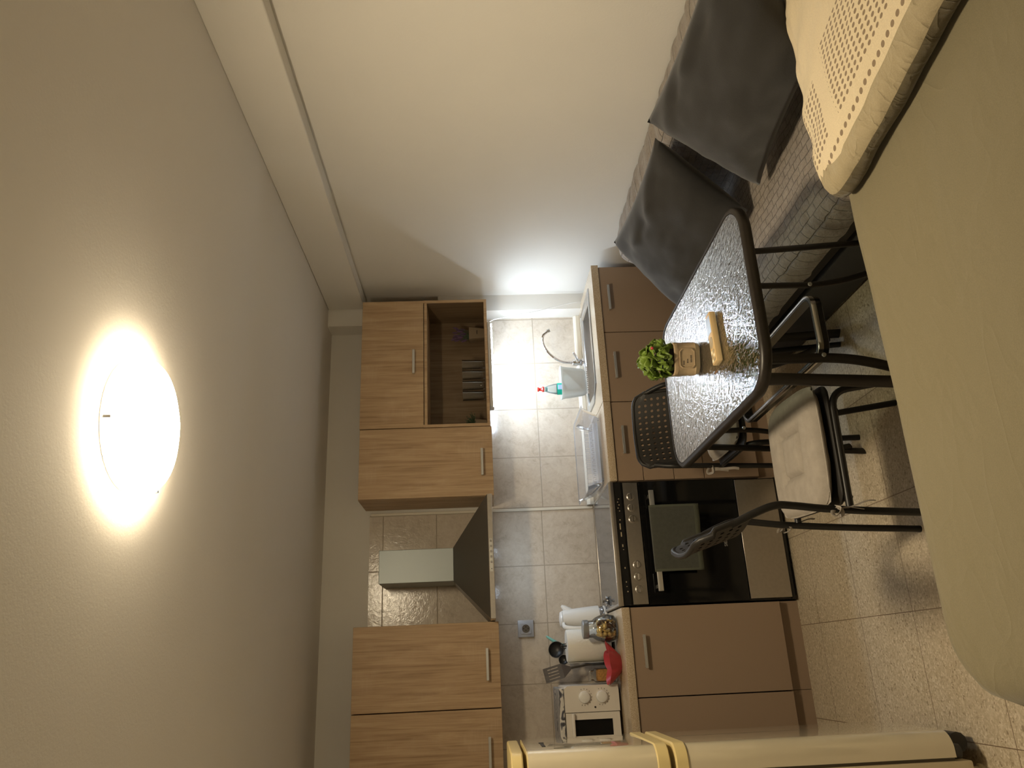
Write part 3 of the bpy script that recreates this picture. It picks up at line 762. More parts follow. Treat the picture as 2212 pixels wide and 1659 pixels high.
def scoop(name, label, cx_, cy_, cz_, r, hx, m):
    t = thing(name, label, 'ladle', (hx, -.1, Z0+.01))
    b = lathe(newbm(), [(0, -r*.75), (r*.6, -r*.62), (r*.92, -r*.25), (r, .0), (r*.94, 0), (r*.85, -r*.24), (r*.55, -r*.55), (0, -r*.66)], (0, 0, 0), 24)
    bmesh.ops.transform(b, matrix=Matrix.Translation((cx_, cy_, cz_)) @ Matrix.Rotation(radians(75), 4, 'X') @ Matrix.Rotation(radians(10), 4, 'Y'), verts=b.verts[:]); obj('bowl', b, m, t)
    b = tube(newbm(), smooth_path([(hx, -.1, Z0+.012), ((hx+cx_)/2, cy_+.03, 1.0), (cx_, cy_+.006, cz_-r*.9)], 5), .0045, 8); obj('handle', b, m, t)
scoop('ladle', 'black ladle with round bowl behind the paper towel', .062, -.120, 1.150, .043, .045, M['black_plastic'])
scoop('serving_spoon', 'black serving spoon between the ladle and the slotted spatula', .010, -.150, 1.118, .026, .02, M['black_plastic'])
t = thing('kitchen_knife', 'turquoise kitchen knife behind the paper towel, next to the kettle', 'knife', (.05, -.09, Z0+.01))
b = newbm(); tube(b, [(.035, -.070, Z0+.012), (.085, -.085, 1.11)], .003, 8); obj('blade', b, M['steel'], t)
b = newbm(); tube(b, [(.083, -.085, 1.105), (.10, -.088, 1.15), (.128, -.095, 1.192), (.134, -.097, 1.199)], [.006, .009, .006, .001], 8); obj('handle', b, M['teal'], t)

# spice jar
t = thing('spice_jar', 'square glass jar of brown grains beside the mini oven', 'jar', (-.07, -.30, Z0))
b = newbm(); loft(b, [[(x, y, Z0+z) for x, y in rrect(-.103+e, -.037-e, -.333+e, -.267-e, .012, 4)] for z, e in ((0, .004), (.003, 0), (.105, 0), (.115, .008), (.128, .010))]); obj('wall', b, M['glass'], t)
b = newbm(); box(b, -.098, -.042, -.328, -.272, Z0+.006, Z0+.098, .008, 2); obj('grains', b, M['spice'], t)
b = newbm(); box(b, -.097, -.043, -.327, -.273, Z0+.129, Z0+.138, .004, 2); obj('lid', b, M['glass'], t)

# red flower bowl
t = thing('flower_bowl', 'red flower-shaped plastic bowl at the worktop edge', 'bowl', (-.02, -.46, Z0))
b = newbm(); n = 72; rg = []
for r0, z, am in ((.040, .0, 0), (.044, .004, .0), (.062, .022, .08), (.082, .045, .22), (.095, .062, .30), (.0935, .0625, .30), (.080, .047, .22), (.060, .026, .08), (.04, .008, 0)):
    rg.append([(-.02+(r0*(1+am*(abs(cos(2.5*a))-.6)))*cos(a), -.46+(r0*(1+am*(abs(cos(2.5*a))-.6)))*sin(a)*.9, Z0+z*(1+am*.6*(abs(cos(2.5*a))-.6))) for a in [2*pi*k/n for k in range(n)]])
loft(b, rg); obj('bowl', b, M['red'], t)

# kettle
t = thing('electric_kettle', 'white electric kettle between the socket and the candy jar', 'kettle', (.205, -.135, Z0))
KX, KY = .212, -.125
b = lathe(newbm(), [(0, 0), (.062, 0), (.062, .012), (.05, .016), (0, .016)], (KX, KY, Z0), 30); obj('power_base', b, M['white_plastic'], t)
b = lathe(newbm(), [(0, .018), (.060, .018), (.062, .022), (.062, .040), (0, .040)], (KX, KY, Z0), 30); obj('steel_band', b, M['chrome'], t)
b = lathe(newbm(), [(0, .0405), (.063, .0405), (.0635, .05), (.055, .15), (.048, .215), (.044, .235), (0, .238)], (KX, KY, Z0), 30)
sv = tube(newbm(), [(KX+.035, KY, Z0+.185), (KX+.06, KY, Z0+.222), (KX+.07, KY, Z0+.236)], [.02, .014, .006], 10)
b2 = bpy.data.meshes.new('tmp'); sv.to_mesh(b2); sv.free(); b.from_mesh(b2); bpy.data.meshes.remove(b2)
bd = obj('jug', b, M['white_plastic'], t)
b = lathe(newbm(), [(0, .002), (.043, 0), (.036, .010), (.012, .014), (0, .014)], (KX, KY, Z0+.237), 26); obj('lid', b, M['white_plastic'], t)
b = tube(newbm(), smooth_path([(KX-.026, KY-.036, Z0+.232), (KX-.044, KY-.066, Z0+.226), (KX-.054, KY-.085, Z0+.17), (KX-.050, KY-.082, Z0+.10), (KX-.034, KY-.052, Z0+.055)], 6), .011, 10, flat=(.010, .013)); obj('handle', b, M['white_plastic'], t)

# candy jar and its candies
JX, JY = .145, -.43
t = thing('candy_jar', 'round glass candy jar with grey lid on the worktop beside the cooker', 'jar', (JX, JY, Z0))
b = lathe(newbm(), [(0, 0), (.045, 0), (.060, .01), (.068, .04), (.066, .075), (.054, .105), (.042, .120), (.041, .140), (.039, .140), (.040, .119), (.052, .104), (.064, .075), (.066, .04), (.058, .013), (.044, .004), (0, .004)], (JX, JY, Z0), 34); obj('wall', b, M['glass'], t)
b = lathe(newbm(), [(0, .141), (.043, .141), (.045, .144), (.045, .166), (.042, .169), (0, .169)], (JX, JY, Z0), 30); obj('lid', b, M['grey_lid'], t)
cb = newbm(); tube(cb, [(-.022, 0, 0), (-.014, 0, 0), (-.0125, 0, 0), (-.008, 0, 0), (0, 0, 0), (.008, 0, 0), (.0125, 0, 0), (.014, 0, 0), (.022, 0, 0)], [.009, .0035, .004, .0095, .0115, .0095, .004, .0035, .009], 9)
cand = single('wrapped_candy', cb, M['gold'], 'gold-wrapped candy in the glass candy jar', 'candy', 'wrapped candies in the glass jar')
spots = []
for zi, (zz, rr, nn) in enumerate(((.018, .034, 5), (.041, .046, 7), (.041, .014, 2), (.064, .044, 7), (.064, .012, 2), (.086, .030, 5))):
    for k in range(nn): spots.append((JX+rr*cos(2*pi*(k+.5*zi)/nn), JY+rr*sin(2*pi*(k+.5*zi)/nn), Z0+zz, 2*pi*(k+.5*zi)/nn+pi/2))
dark = None
for i, (x, y, z, a) in enumerate(spots):
    if i == 0: o = cand
    else:
        o = cand.copy(); COL.objects.link(o)
        if i % 3 == 1:
            if dark is None:
                dark = cand.data.copy(); dark.materials.clear(); dark.materials.append(M['foil_dark'])
            o.data = dark; o['label'] = 'dark brown foil candy in the glass candy jar'
    o.location = (x, y, z); o.rotation_euler = (random.uniform(-.3, .3), random.uniform(-.4, .4), a+random.uniform(-.2, .2))

# small metal lid on the hob corner
t = thing('knobbed_lid', 'small shiny metal lid with a knob on the hob corner beside the kettle', 'lid', (.275, -.30, .8825))
b = lathe(newbm(), [(0, 0), (.018, 0), (.024, .004), (.026, .012), (.021, .012), (.015, .006), (0, .006)], (.285, -.30, .8825), 22); obj('rim', b, M['chrome'], t)
b = lathe(newbm(), [(0, 0), (.004, 0), (.004, .012), (.009, .016), (.008, .024), (0, .027)], (.285, -.30, .8885), 16); obj('knob', b, M['hood_steel'], t)

# wall socket
t = thing('wall_socket', 'silver wall socket on the tiles left of the hood', 'socket', (.178, -.009, 1.30))
b = box(newbm(), .134, .222, -.0185, -.0082, 1.257, 1.342, .003, 2); obj('plate', b, M['socket'], t)
b = box(newbm(), .150, .206, -.0215, -.0186, 1.272, 1.327, .001, 1); fr = obj('insert', b, M['socket'], t)
b = lathe(newbm(), [(.0195, 0), (.021, 0), (.021, .002), (.0195, .002)], (0, 0, 0), 28)
lathe(b, [(0, .0005), (.0195, .0005)], (0, 0, 0), 28)
bmesh.ops.transform(b, matrix=Matrix.Translation((.178, -.0216, 1.2995)) @ Matrix.Rotation(pi/2, 4, 'X'), verts=b.verts[:]); obj('well', b, M['hood_steel'], fr)
b = newbm()
for x, z in ((.169, 1.2995), (.187, 1.2995), (.178, 1.312), (.178, 1.287)): box(b, x-.0025, x+.0025, -.0235, -.0222, z-.0025, z+.0025)
obj('contact', b, M['ink'], fr, smooth=False)

# ------------------------------------------------------------------ refrigerator
t = thing('refrigerator', 'cream two-door refrigerator at the left edge, facing the sofa', 'refrigerator', (-.58, -1.59, 0))
FX, FY0, FY1 = -.25, -1.835, -1.345
b = box(newbm(), -.90, -.335, FY0, FY1, .055, 1.425, .006, 2); obj('body', b, M['fridge_side'], t)
def door_sec(z, x0, x1, e=0):
    r = .055; pts = [(x0, FY0-e), (x0, FY1+e)]
    for k in range(9):
        a = radians(90-90*k/8); pts.append((x1+e-r+r*cos(a), FY1+e-r+r*sin(a)*1.0))
    for k in range(9):
        a = radians(-90*k/8); pts.append((x1+e-r+r*cos(a), FY0-e+r+r*sin(a)))
    return [(x, y, z) for x, y in pts]
def fridge_door(name, z0, z1, hz0, hz1, label):
    b = newbm(); loft(b, [door_sec(z, -.325, FX, e) for z, e in ((z0, -.004), (z0+.004, 0), (z1-.004, 0), (z1, -.004))]); d = obj(name, b, M['fridge'], t, label=label, ang=30)
    b = newbm(); loft(b, [door_sec(z, -.327, FX, e) for z, e in ((hz0, -.001), (hz0+.004, .004), (hz1-.004, .004), (hz1, -.001))]); obj('handle', b, M['fridge_trim'], d, ang=30)
    b = newbm(); box(b, -.335, -.325, FY0+.008, FY1-.008, z0+.005, z1-.005); obj('gasket', b, M['rubber'], d, smooth=False)
    return d
d1 = fridge_door('lower_door', .10, .962, .925, .966, 'large lower door with yellowed grip strip')
d2 = fridge_door('freezer_door', .985, 1.412, .981, 1.022, 'small upper freezer door')
b = newbm(); loft(b, [door_sec(z, -.88, FX-.003, e) for z, e in ((1.424, -.002), (1.428, 0), (1.456, 0), (1.460, -.004))]); obj('top_cap', b, M['fridge_trim'], t, ang=30)
b = newbm(); loft(b, [door_sec(z, -.325, FX-.002, 0) for z in (1.400, 1.4125)]); obj('trim_strip', b, M['fridge_trim'], d2, ang=30)
b = newbm(); box(b, FX, FX+.0015, -1.70, -1.60, 1.345, 1.357, .0006, 1); box(b, FX, FX+.0015, -1.585, -1.565, 1.343, 1.359); obj('badge', b, M['ink'], d2, smooth=False)
b = newbm(); tube(b, [(-.31, FY0+.02, .083), (-.31, FY0+.02, .102)], .022, 14); tube(b, [(-.29, FY0+.06, .055), (-.29, FY1-.06, .055)], .03, 12); obj('kick_plate', b, M['black_plastic'], t)
for y in (FY0+.05, FY1-.05):
    for x in (-.37, -.85): obj('foot', lathe(newbm(), [(0, 0), (.02, 0), (.02, .012), (.012, .016), (.012, .056), (0, .056)], (x, y, 0), 14), M['fridge_side'], t)

# ------------------------------------------------------------------ ceiling lamp
t = thing('ceiling_lamp', 'lit round frosted-glass ceiling lamp', 'lamp', (.61, -2.44, CH))
LX, LY = .61, -2.465
b = lathe(newbm(), [(0, -.002), (.17, -.002), (.17, -.018), (.16, -.020), (0, -.020)], (LX, LY, CH), 40); obj('base_plate', b, M['white_plastic'], t)
b = lathe(newbm(), [(.183, -.024), (.186, -.027), (.179, -.040), (.16, -.060), (.112, -.079), (.05, -.089), (0, -.091), ], (LX, LY, CH), 56); obj('glass_bowl', b, M['lamp'], t)
for a in (20, 140, 260):
    a = radians(a); x, y = LX+.185*cos(a), LY+.185*sin(a)
    b = newbm(); tube(b, [(LX+.165*cos(a), LY+.165*sin(a), CH-.012), (LX+.178*cos(a), LY+.178*sin(a), CH-.014), (LX+.190*cos(a), LY+.190*sin(a), CH-.022), (LX+.187*cos(a), LY+.187*sin(a), CH-.036)], .004, 8); obj('clip', b, M['chrome'], t)

# ------------------------------------------------------------------ table
TX0, TX1, TY0, TY1, TZ = .703, 1.332, -2.393, -1.310, .72
t = thing('dining_table', 'dark metal dining table with a rippled glass top', 'table', (1.02, -1.85, 0))
b = newbm(); loft(b, [[(x, y, z) for x, y in rrect(TX0+e, TX1-e, TY0+e, TY1-e, .13-e, 10)] for e, z in ((.030, .692), (.004, .690), (0, .696), (0, .714), (.006, .7205), (.018, .7215), (.020, .714), (.030, .706), (.030, .692))], cap0=False, cap1=False); obj('rim', b, M['table_metal'], t, ang=50)
b = newbm(); loft(b, [[(x, y, z) for x, y in rrect(TX0+.0205, TX1-.0205, TY0+.0205, TY1-.0205, .11, 10)] for z in (.7145, .7195)]); obj('glass_top', b, M['table_glass'], t, smooth=False)
ym, xm = (TY0+TY1)/2, (TX0+TX1)/2
for sx in (-1, 1):
    for sy in (-1, 1):
        wide = (1, -sx*sy*-1*-1, 0) if False else (sx*1.0, -sy*1.0, 0)
        x1, xf, yy = (.775 if sx < 0 else 1.205), (.735 if sx < 0 else 1.245), (ym-.385 if sy < 0 else ym+.375)
        b = tube(newbm(), [(x1, yy, .694), ((x1+xf)/2, yy+sy*.004, .35), (xf, yy+sy*.006, .012), (xf, yy+sy*.006, 0)], .02, 12, flat=(.020, .0085), ref=wide)
        lg = obj('leg', b, M['table_metal'], t)
        xi = .835 if sx < 0 else 1.085
        b = tube(newbm(), smooth_path([(xi, yy+sy*.0, .694), (xi, yy, .55), (xi, yy, .46), (xi+sx*.012, yy+sy*.002, .36), (xi+sx*.045, yy+sy*.004, .24), (xi+sx*.085, yy+sy*.006, .13), (xf-sx*.022, yy+sy*.006, .05)], 5), .015, 12, flat=(.016, .0085), ref=wide)
        c = obj('leg_brace', b, M['table_metal'], t)
        b = lathe(newbm(), [(0, 0), (.007, 0), (.006, .004), (0, .005)], (0, 0, 0), 12); bmesh.ops.transform(b, matrix=Matrix.Translation((xi-.005*sx, yy-.0135, .475)) @ Matrix.Rotation(pi/2, 4, 'X'), verts=b.verts[:]); obj('bolt', b, M['alu'], c)
b = newbm(); loft(b, [[(x, y, z) for x, y in rrect(.850+e, 1.070-e, ym-.372+e, ym+.362-e, .05-e*.5, 6)] for e, z in ((.003, .435), (0, .437), (0, .468), (.003, .470), (.013, .470), (.013, .435), (.003, .435))], cap0=False, cap1=False)
obj('stretcher_ring', b, M['ring_metal'], t, ang=50)

b = newbm(); loft(b, [[(x, y, z) for x, y in rrect(.850+e, 1.070-e, ym-.372+e, ym+.362-e, .05-e*.5, 6)] for e, z in ((-.0015, .455), (-.0015, .4705), (0, .4718), (.008, .4718), (.009, .4702))], cap0=False, cap1=False)
obj('edge_strip', b, M['chrome_soft'], t, ang=50, label='polished silver edge of the ring')

# plant on the table
PX, PY = 1.020, -1.79
TT = .7216
t = thing('potted_plant', 'bright green artificial plant in a square beige pot on the glass table', 'plant', (PX, PY, TT))
b = newbm(); A = radians(-18)
rg = [[(x, y, z) for x, y in rrect(-h*1.07, h*1.07, -h*1.07, h*1.07, h*.5, 6)] for h, z in ((.042, 0), (.050, .004), (.055, .016), (.0565, .02), (.0545, .024), (.0565, .055), (.055, .082), (.057, .086), (.056, .095), (.052, .098), (.050, .092), (.048, .08))]
XF = Matrix.Translation((PX, PY, TT)) @ Matrix.Rotation(A, 4, 'Z')
loft(b, rg); pot = obj('pot', b, M['pot'], t, xf=None) if False else None
bmesh.ops.transform(b, matrix=XF, verts=b.verts[:]); pot = obj('pot', b, M['pot'], t)
b = newbm(); oct_o = [(-.026, -.028), (.026, -.028), (.036, -.018), (.036, .018), (.026, .028), (-.026, .028), (-.036, .018), (-.036, -.018)]
def oc(k, y): return [(x*k, y, .052+z*k) for x, z in oct_o]
loft(b, [oc(1, -.057), oc(1, -.0635), oc(.93, -.0645), oc(.88, -.0635), oc(.87, -.0605)], cap0=False, cap1=True); bmesh.ops.transform(b, matrix=XF, verts=b.verts[:]); fr = obj('plaque', b, M['pot'], pot, ang=25)
b = newbm()
for row, (z, x0, n_) in enumerate(((.064, -.022, 3), (.050, -.016, 3), (.037, -.014, 5))):
    for i in range(n_):
        x = x0+i*.0052; hh = random.uniform(.0022, .004); box(b, x, x+.0026, -.0612, -.0606, z-hh/2, z+hh); box(b, x+.001, x+.004, -.0612, -.0606, z-.0006, z+.0006)
bmesh.ops.transform(b, matrix=XF, verts=b.verts[:]); obj('lettering', b, M['ink'], fr, smooth=False)
b = lathe(newbm(), [(0, .088), (.045, .088), (.05, .105), (.04, .13), (0, .14)], (PX, PY, TT), 16); core = obj('stem_core', b, M['soil'], t)
b = newbm(); C = Vector((PX, PY, TT+.145)); R0 = .066
N_ = 150
for i in range(N_):
    z = 1-2*(i+.5)/N_; 
    if z < -.72: continue
    ph = i*2.39996; d = Vector((sqrt(1-z*z)*cos(ph), sqrt(1-z*z)*sin(ph), z)); d = (d+Vector([random.uniform(-.15, .15) for _ in range(3)])).normalized()
    u, w = frame_of(d); tw = random.uniform(0, 6.28); u, w = u*cos(tw)+w*sin(tw), w*cos(tw)-u*sin(tw)
    sz = random.uniform(.021, .030); base = C+Vector((d.x, d.y, d.z*.9))*R0*random.uniform(.55, .85)
    # a cupped, ruffled petal-leaf
    vs = []
    for a_ in range(5):
        row = []
        for c_ in range(5):
            s_, q_ = a_/4, c_/4*2-1
            width = sz*.75*sin(pi*(.15+.8*s_))
            p = base+d*(s_*sz*1.0)+u*(q_*width)+w*(s_*s_*sz*.7-abs(q_)*sz*.12*s_+sin(q_*5+i)*sz*.10*s_)
            row.append(b.verts.new(p))
        vs.append(row)
    for a_ in range(4):
        for c_ in range(4): b.faces.new((vs[a_][c_], vs[a_][c_+1], vs[a_+1][c_+1], vs[a_+1][c_]))
obj('foliage', b, M['leaf'], t, solid=.0012)
b = newbm(); bmesh.ops.create_icosphere(b, subdivisions=2, radius=.006, matrix=Matrix.Translation(C+Vector((.02, -.068, .032)))); obj('red_berry', b, M['red'], t)

# remote control on the table
t = thing('remote_control', 'tan remote control lying on the glass table in front of the plant', 'remote control', (1.0, -2.04, TT))
p0, p1 = Vector((1.085, -2.035, 0)), Vector((.903, -2.045, 0)); dr_ = (p1-p0); L = dr_.length
XF = Matrix.Translation((p0.x, p0.y, TT)) @ Matrix.Rotation(atan2(dr_.y, dr_.x), 4, 'Z')
b = box(newbm(), 0, L, -.024, .024, 0, .022, .004, 2); bmesh.ops.transform(b, matrix=XF, verts=b.verts[:]); rc = obj('case', b, M['remote'], t)
b = box(newbm(), .012, .075, -.019, .019, .022, .0226); bmesh.ops.transform(b, matrix=XF, verts=b.verts[:]); obj('screen', b, M['grey_lid'], rc, smooth=False)
b = lathe(newbm(), [(0, 0), (.017, 0), (.016, .0015), (0, .0018)], (.108, 0, .022), 24, 1.25, 1); bmesh.ops.transform(b, matrix=XF, verts=b.verts[:]); obj('button', b, M['button'], rc)
for i in range(3):
    for j in range(2):
        b = newbm(); box(b, .136+i*.015, .146+i*.015, -.016+j*.018, -.002+j*.018, .022, .0235, .0008, 1); bmesh.ops.transform(b, matrix=XF, verts=b.verts[:]); obj('button', b, M['button'] if (i+j) % 2 else M['remote_mark'], rc)
b = box(newbm(), .213, .2155, -.012, .012, .022, .0224); bmesh.ops.transform(b, matrix=XF, verts=b.verts[:]); obj('mark', b, M['ink_brown'], rc, smooth=False)

# ------------------------------------------------------------------ chairs (local frame: faces +X, origin on the floor)
def make_chair(H, label):
    t = thing('dining_chair', label, 'chair', (0, 0, 0), 'black perforated dining chairs')
    k = (H-.64)/.255   # height of the back above the bend
    zb = lambda z: .64+(z-.64)*k if z > .64 else z
    hw = .195
    for s in (-1, 1):
        ups = [(-.235, s*(hw+.008), 0), (-.222, s*(hw+.004), .25), (-.205, s*hw, .48), (-.190, s*hw, .60), (-.187, s*hw, zb(.655)), (-.205, s*(hw-.006), zb(.715)), (-.238, s*(hw-.020), zb(.79))]
        obj('back_leg', tube(newbm(), smooth_path(ups, 5), .0115, 10), M['chair_tube'], t)
        fl = arc_pts([(-.20, s*hw, .432), (.158, s*hw, .432), (.190, s*(hw+.003), .22), (.222, s*(hw+.008), 0)], .055, 6)
        obj('front_leg', tube(newbm(), fl, .0115, 10), M['chair_tube'], t)
    b = tube(newbm(), [(.10, -hw, .425), (.10, hw, .425)], .008, 8); tube(b, [(-.17, -hw, .425), (-.17, hw, .425)], .008, 8); obj('cross_bar', b, M['chair_tube'], t)
    b = newbm(); rg = [[(x, y, z) for x, y in rrect(-.19+e, .185-e, -.20+e, .20-e, .04, 5)] for e, z in ((.012, .436), (0, .442), (0, .449), (.012, .455), (.03, .4535))]; loft(b, rg); obj('seat', b, M['chair_plastic'], t)
    # backrest: curved, perforated panel
    zt, z0 = H, zb(.745)-.0
    z0 = H-.165; Hh = zt-z0; NXc, NZc = 12, 5
    b = newbm(); wd = .355
    def P(u, v):
        y = (u-.5)*wd; z = z0+Hh*v
        xx = -.214-.055*v-.040*(1-((u-.5)*2)**2)
        r = .06; du = min(u, 1-u)*wd
        if v > .7 and du < r:      # rounded top corners
            z -= (v-.7)/.3*(r-sqrt(max(0, r*r-(r-du)**2)))*.8
        return Vector((xx, y, z))
    m0, n0 = .05, .08
    us = [0]+[m0+(1-2*m0)*i/NXc for i in range(NXc+1)]+[1]; vs = [0]+[n0+(1-2*n0)*i/NZc for i in range(NZc+1)]+[1]
    cache = {}
    def V(u, v):
        key = (round(u, 5), round(v, 5))
        if key not in cache: cache[key] = b.verts.new(P(u, v))
        return cache[key]
    for i in range(len(us)-1):
        for j in range(len(vs)-1):
            u0, u1, v0, v1 = us[i], us[i+1], vs[j], vs[j+1]
            if 0 < i < len(us)-2 and 0 < j < len(vs)-2 and not (j == len(vs)-3 and i in (1, len(us)-3)):
                uc, vc = (u0+u1)/2, (v0+v1)/2; rad = .0066; ru, rv = rad/wd, rad/Hh
                outer = [(u1, vc), (u1, v1), (uc, v1), (u0, v1), (u0, vc), (u0, v0), (uc, v0), (u1, v0)]
                inner = [(uc+ru*cos(a), vc+rv*sin(a)) for a in [2*pi*q/8 for q in range(8)]]
                for q in range(8):
                    b.faces.new((V(*outer[q]), V(*outer[(q+1) % 8]), V(*inner[(q+1) % 8]), V(*inner[q])))
            else:
                pts = [(u0, v0), ((u0+u1)/2, v0), (u1, v0), (u1, (v0+v1)/2), (u1, v1), ((u0+u1)/2, v1), (u0, v1), (u0, (v0+v1)/2)]
                b.faces.new([V(*p) for p in pts])
    bk = obj('backrest', b, M['chair_plastic'], t, solid=.010, smooth=False)
    edge = [P(0, 0)]+[P(0, q/6) for q in range(1, 7)]+[P(q/20, 1) for q in range(1, 20)]+[P(1, 1-q/6) for q in range(0, 7)]
    obj('edge_rim', tube(newbm(), edge, .0095, 10), M['chair_plastic'], bk)
    return t
def make_pad(label):
    t = thing('seat_cushion', label, 'cushion', (0, 0, 0), 'grey tie-on seat cushions')
    b = newbm(); nx, ny, hx, hy = 34, 34, .195, .195
    def f(top):
        def g(u, v):
            x, y = (u*2-1), (v*2-1)
            e = max(abs(x), abs(y)); cr = min(1, (abs(x)**6+abs(y)**6)**(1/6))
            prof = max(0, 1-cr**7)**.5
            h = .025*prof
            s = max(abs(x), abs(y)); q = .0
            ring = math.exp(-((s-.36)/.05)**2); h -= .017*ring*top
            if abs(abs(x)-abs(y)) < .5 and s > .36: h -= .009*math.exp(-((abs(x)-abs(y))/.05)**2)*math.exp(-((s-.36)/.12)**2)
            shrink = 1-.03*(1-abs(y)**2)*0
            k = 1-.075*max(0, (abs(x)*abs(y))**3)
            h += .003*noise.noise((u*6, v*6, 1.5+top))
            return (x*hx*k+.0, y*hy*k, .4795+top*h+(.003 if top > 0 else 0))
        return g
    grid(b, f(1), nx, ny); grid(b, f(-1), nx, ny)
    bmesh.ops.remove_doubles(b, verts=b.verts[:], dist=.004)
    obj('pad', b, M['pad'], t)
    b = newbm(); pp = []
    for k in range(80):
        a = 2*pi*k/80; c, s = cos(a), sin(a); m = 1/((abs(c)**8+abs(s)**8)**(1/8)); x, y = c*m, s*m
        kk = 1-.075*(abs(x)*abs(y))**3; pp.append((x*hx*kk*.995, y*hy*kk*.995, .4810))
    tube(b, pp, .0035, 6, closed=True); obj('piping', b, M['pad'], t)
    for s in (-1, 1):
        b = newbm(); o = Vector((-.198, s*.196, .478))
        for q in (-1, 1):
            lp = [o, o+Vector((-.02, s*.012*q+.004*s, .018*q)), o+Vector((-.030, s*.03, .010*q+.004)), o+Vector((-.01, s*.028, -.004)), o]
            tube(b, smooth_path(lp, 4), .004, 6, flat=(.006, .0015))
            tube(b, smooth_path([o, o+Vector((-.006, s*.016, -.02-.01*q)), o+Vector((.004+.008*q, s*.018, -.06-.03*q)), o+Vector((.012*q, s*.022, -.095-.02*q))], 4), .004, 6, flat=(.006, .0015))
        obj('tie', b, M['pad'], t)
    return t
nc = make_chair(.895, 'black metal chair beside the table, its side to the room')
nc.location = (.605, -1.955, 0); nc.rotation_euler = (0, 0, radians(-3))
pd = make_pad('grey cushion tied to the chair in front of the table'); pd.location = nc.location; pd.rotation_euler = nc.rotation_euler
fc = make_chair(.79, 'black chair pushed under the far end of the table, facing the room')
fc.location = (.998, -1.235, 0); fc.rotation_euler = (0, 0, radians(-90))
pd2 = dup(pd, 'grey cushion on the chair at the far end of the table', fc.location); pd2.rotation_euler = fc.rotation_euler

# ------------------------------------------------------------------ sofa
SY0, SY1 = -2.56, -.90
t = thing('sofa', 'low charcoal sofa bed along the right wall, under a quilted cover', 'sofa', (1.72, -1.6, 0))
b = box(newbm(), 1.335, 2.12, SY0, SY1, .012, .20, .012, 2); obj('base', b, M['sofa_base'], t)
b = box(newbm(), 1.345, 2.12, SY0+.005, SY1-.005, .205, .375, .02, 3); obj('seat', b, M['sofa_base'], t)
b = box(newbm(), 1.94, 2.12, SY0+.005, SY1-.005, .385, .735, .03, 3); obj('backrest', b, M['sofa_base'], t)
# quilted cover: profile in XZ swept along Y
pr = [(1.318, .275), (1.312, .32), (1.318, .365), (1.345, .398), (1.40, .412), (1.50, .416), (1.65, .418), (1.80, .418), (1.885, .420), (1.905, .45), (1.91, .52), (1.912, .62), (1.915, .70), (1.93, .745), (1.965, .770), (2.03, .776), (2.085, .772), (2.125, .758)]
P = smooth_path([(x, 0, z) for x, z in pr], 5)
b = newbm(); NU = 110
def fq(u, v):
    p = P[int(round(v*(len(P)-1)))]; y = SY0-.01+(SY1-SY0+.02)*u
    e = min(u, 1-u)*(SY1-SY0)
    dx = 0; dz = 0
    if e < .04:
        k = 1-sqrt(max(0, 1-(1-e/.04)**2)); dz = -k*.03 if p.x > 1.33 else 0
    wr = .006*noise.noise((p.x*6, y*9, p.z*8))+.004*noise.noise((p.x*19, y*22, p.z*20))
    if p.z > .60: wr += .005*sin(y*60+3*noise.noise((y*5, p.z*9, 0)))*min(1, (p.z-.6)/.1)
    s = 1.6 if p.x < 1.42 else 1.0
    return (p.x-(abs(wr)*s if p.x < 1.40 or (p.z > .44 and p.x < 1.95) else 0), y, p.z+dz+(wr*s+.003 if p.z > .38 and p.x > 1.36 else 0)+(wr*2 if v < .02 else 0))
grid(b, fq, NU, len(P)-1)
for f in b.faces:
    c = f.calc_center_median()
    if c.x > 1.895 and c.z > .43: f.material_index = 1
single('sofa_cover', b, [M['quilt'], M['quilt_back']], 'taupe quilted cover spread over the sofa seat and back', 'sofa cover', loc=(1.7, -1.6, .42), ang=80)

# cushions on the sofa
def pillow(name, label, corners, thick, seed, sag=.0):
    """corners: top-left, top-right, bottom-right, bottom-left in world space"""
    A, B, C, D = [Vector(c) for c in corners]; n = (B-A).cross(D-A).normalized()
    if n.x > 0: n = -n
    b = newbm(); N = 36
    def f(sgn):
        def g(u, v):
            x, y = u*2-1, v*2-1
            pin = .10
            uu = .5+.5*x*(1-pin*(1-y*y)*0 - .07*(1-abs(y)**2.0)*(abs(x)**2)); vv = .5+.5*y*(1-.07*(1-abs(x)**2.0)*(abs(y)**2))
            p = A*(1-uu)*(1-vv)+B*uu*(1-vv)+C*uu*vv+D*(1-uu)*vv
            h = (max(0, (1-x*x))*max(0, (1-y*y)))**.42*thick/2
            wr = .016*noise.noise((u*2.6+seed, v*2.6, sgn))+.009*noise.noise((u*6+seed, v*7, sgn*2))+.003*noise.noise((u*15+seed, v*17, sgn*2))
            fold = .020*math.exp(-((y+.70+.1*sin(x*3+seed))/.10)**2)*sin(x*9+seed)*(1-x*x)
            edge = min(1, 6*min(1-abs(x), 1-abs(y)))
            return p+n*(sgn*h+(wr+fold)*edge*(1 if sgn > 0 else .3))
        return g
    grid(b, f(1), N, N); grid(b, f(-1), N, N)
    bmesh.ops.remove_doubles(b, verts=b.verts[:], dist=.0015)
    c = (A+B+C+D)/4
    return single(name, b, M['pillow'], label, 'pillow', loc=c, ang=80)
pillow('pillow', 'large charcoal plush pillow on the sofa, nearest the bed', [(1.87, -2.92, .825), (1.85, -2.075, .875), (1.62, -2.00, .465), (1.66, -2.62, .50)], .22, 1.3)
pillow('pillow', 'charcoal plush pillow on the sofa, nearest the kitchen cabinets', [(1.84, -2.00, .83), (1.84, -1.24, .865), (1.56, -.98, .455), (1.62, -1.84, .455)], .22, 4.7)

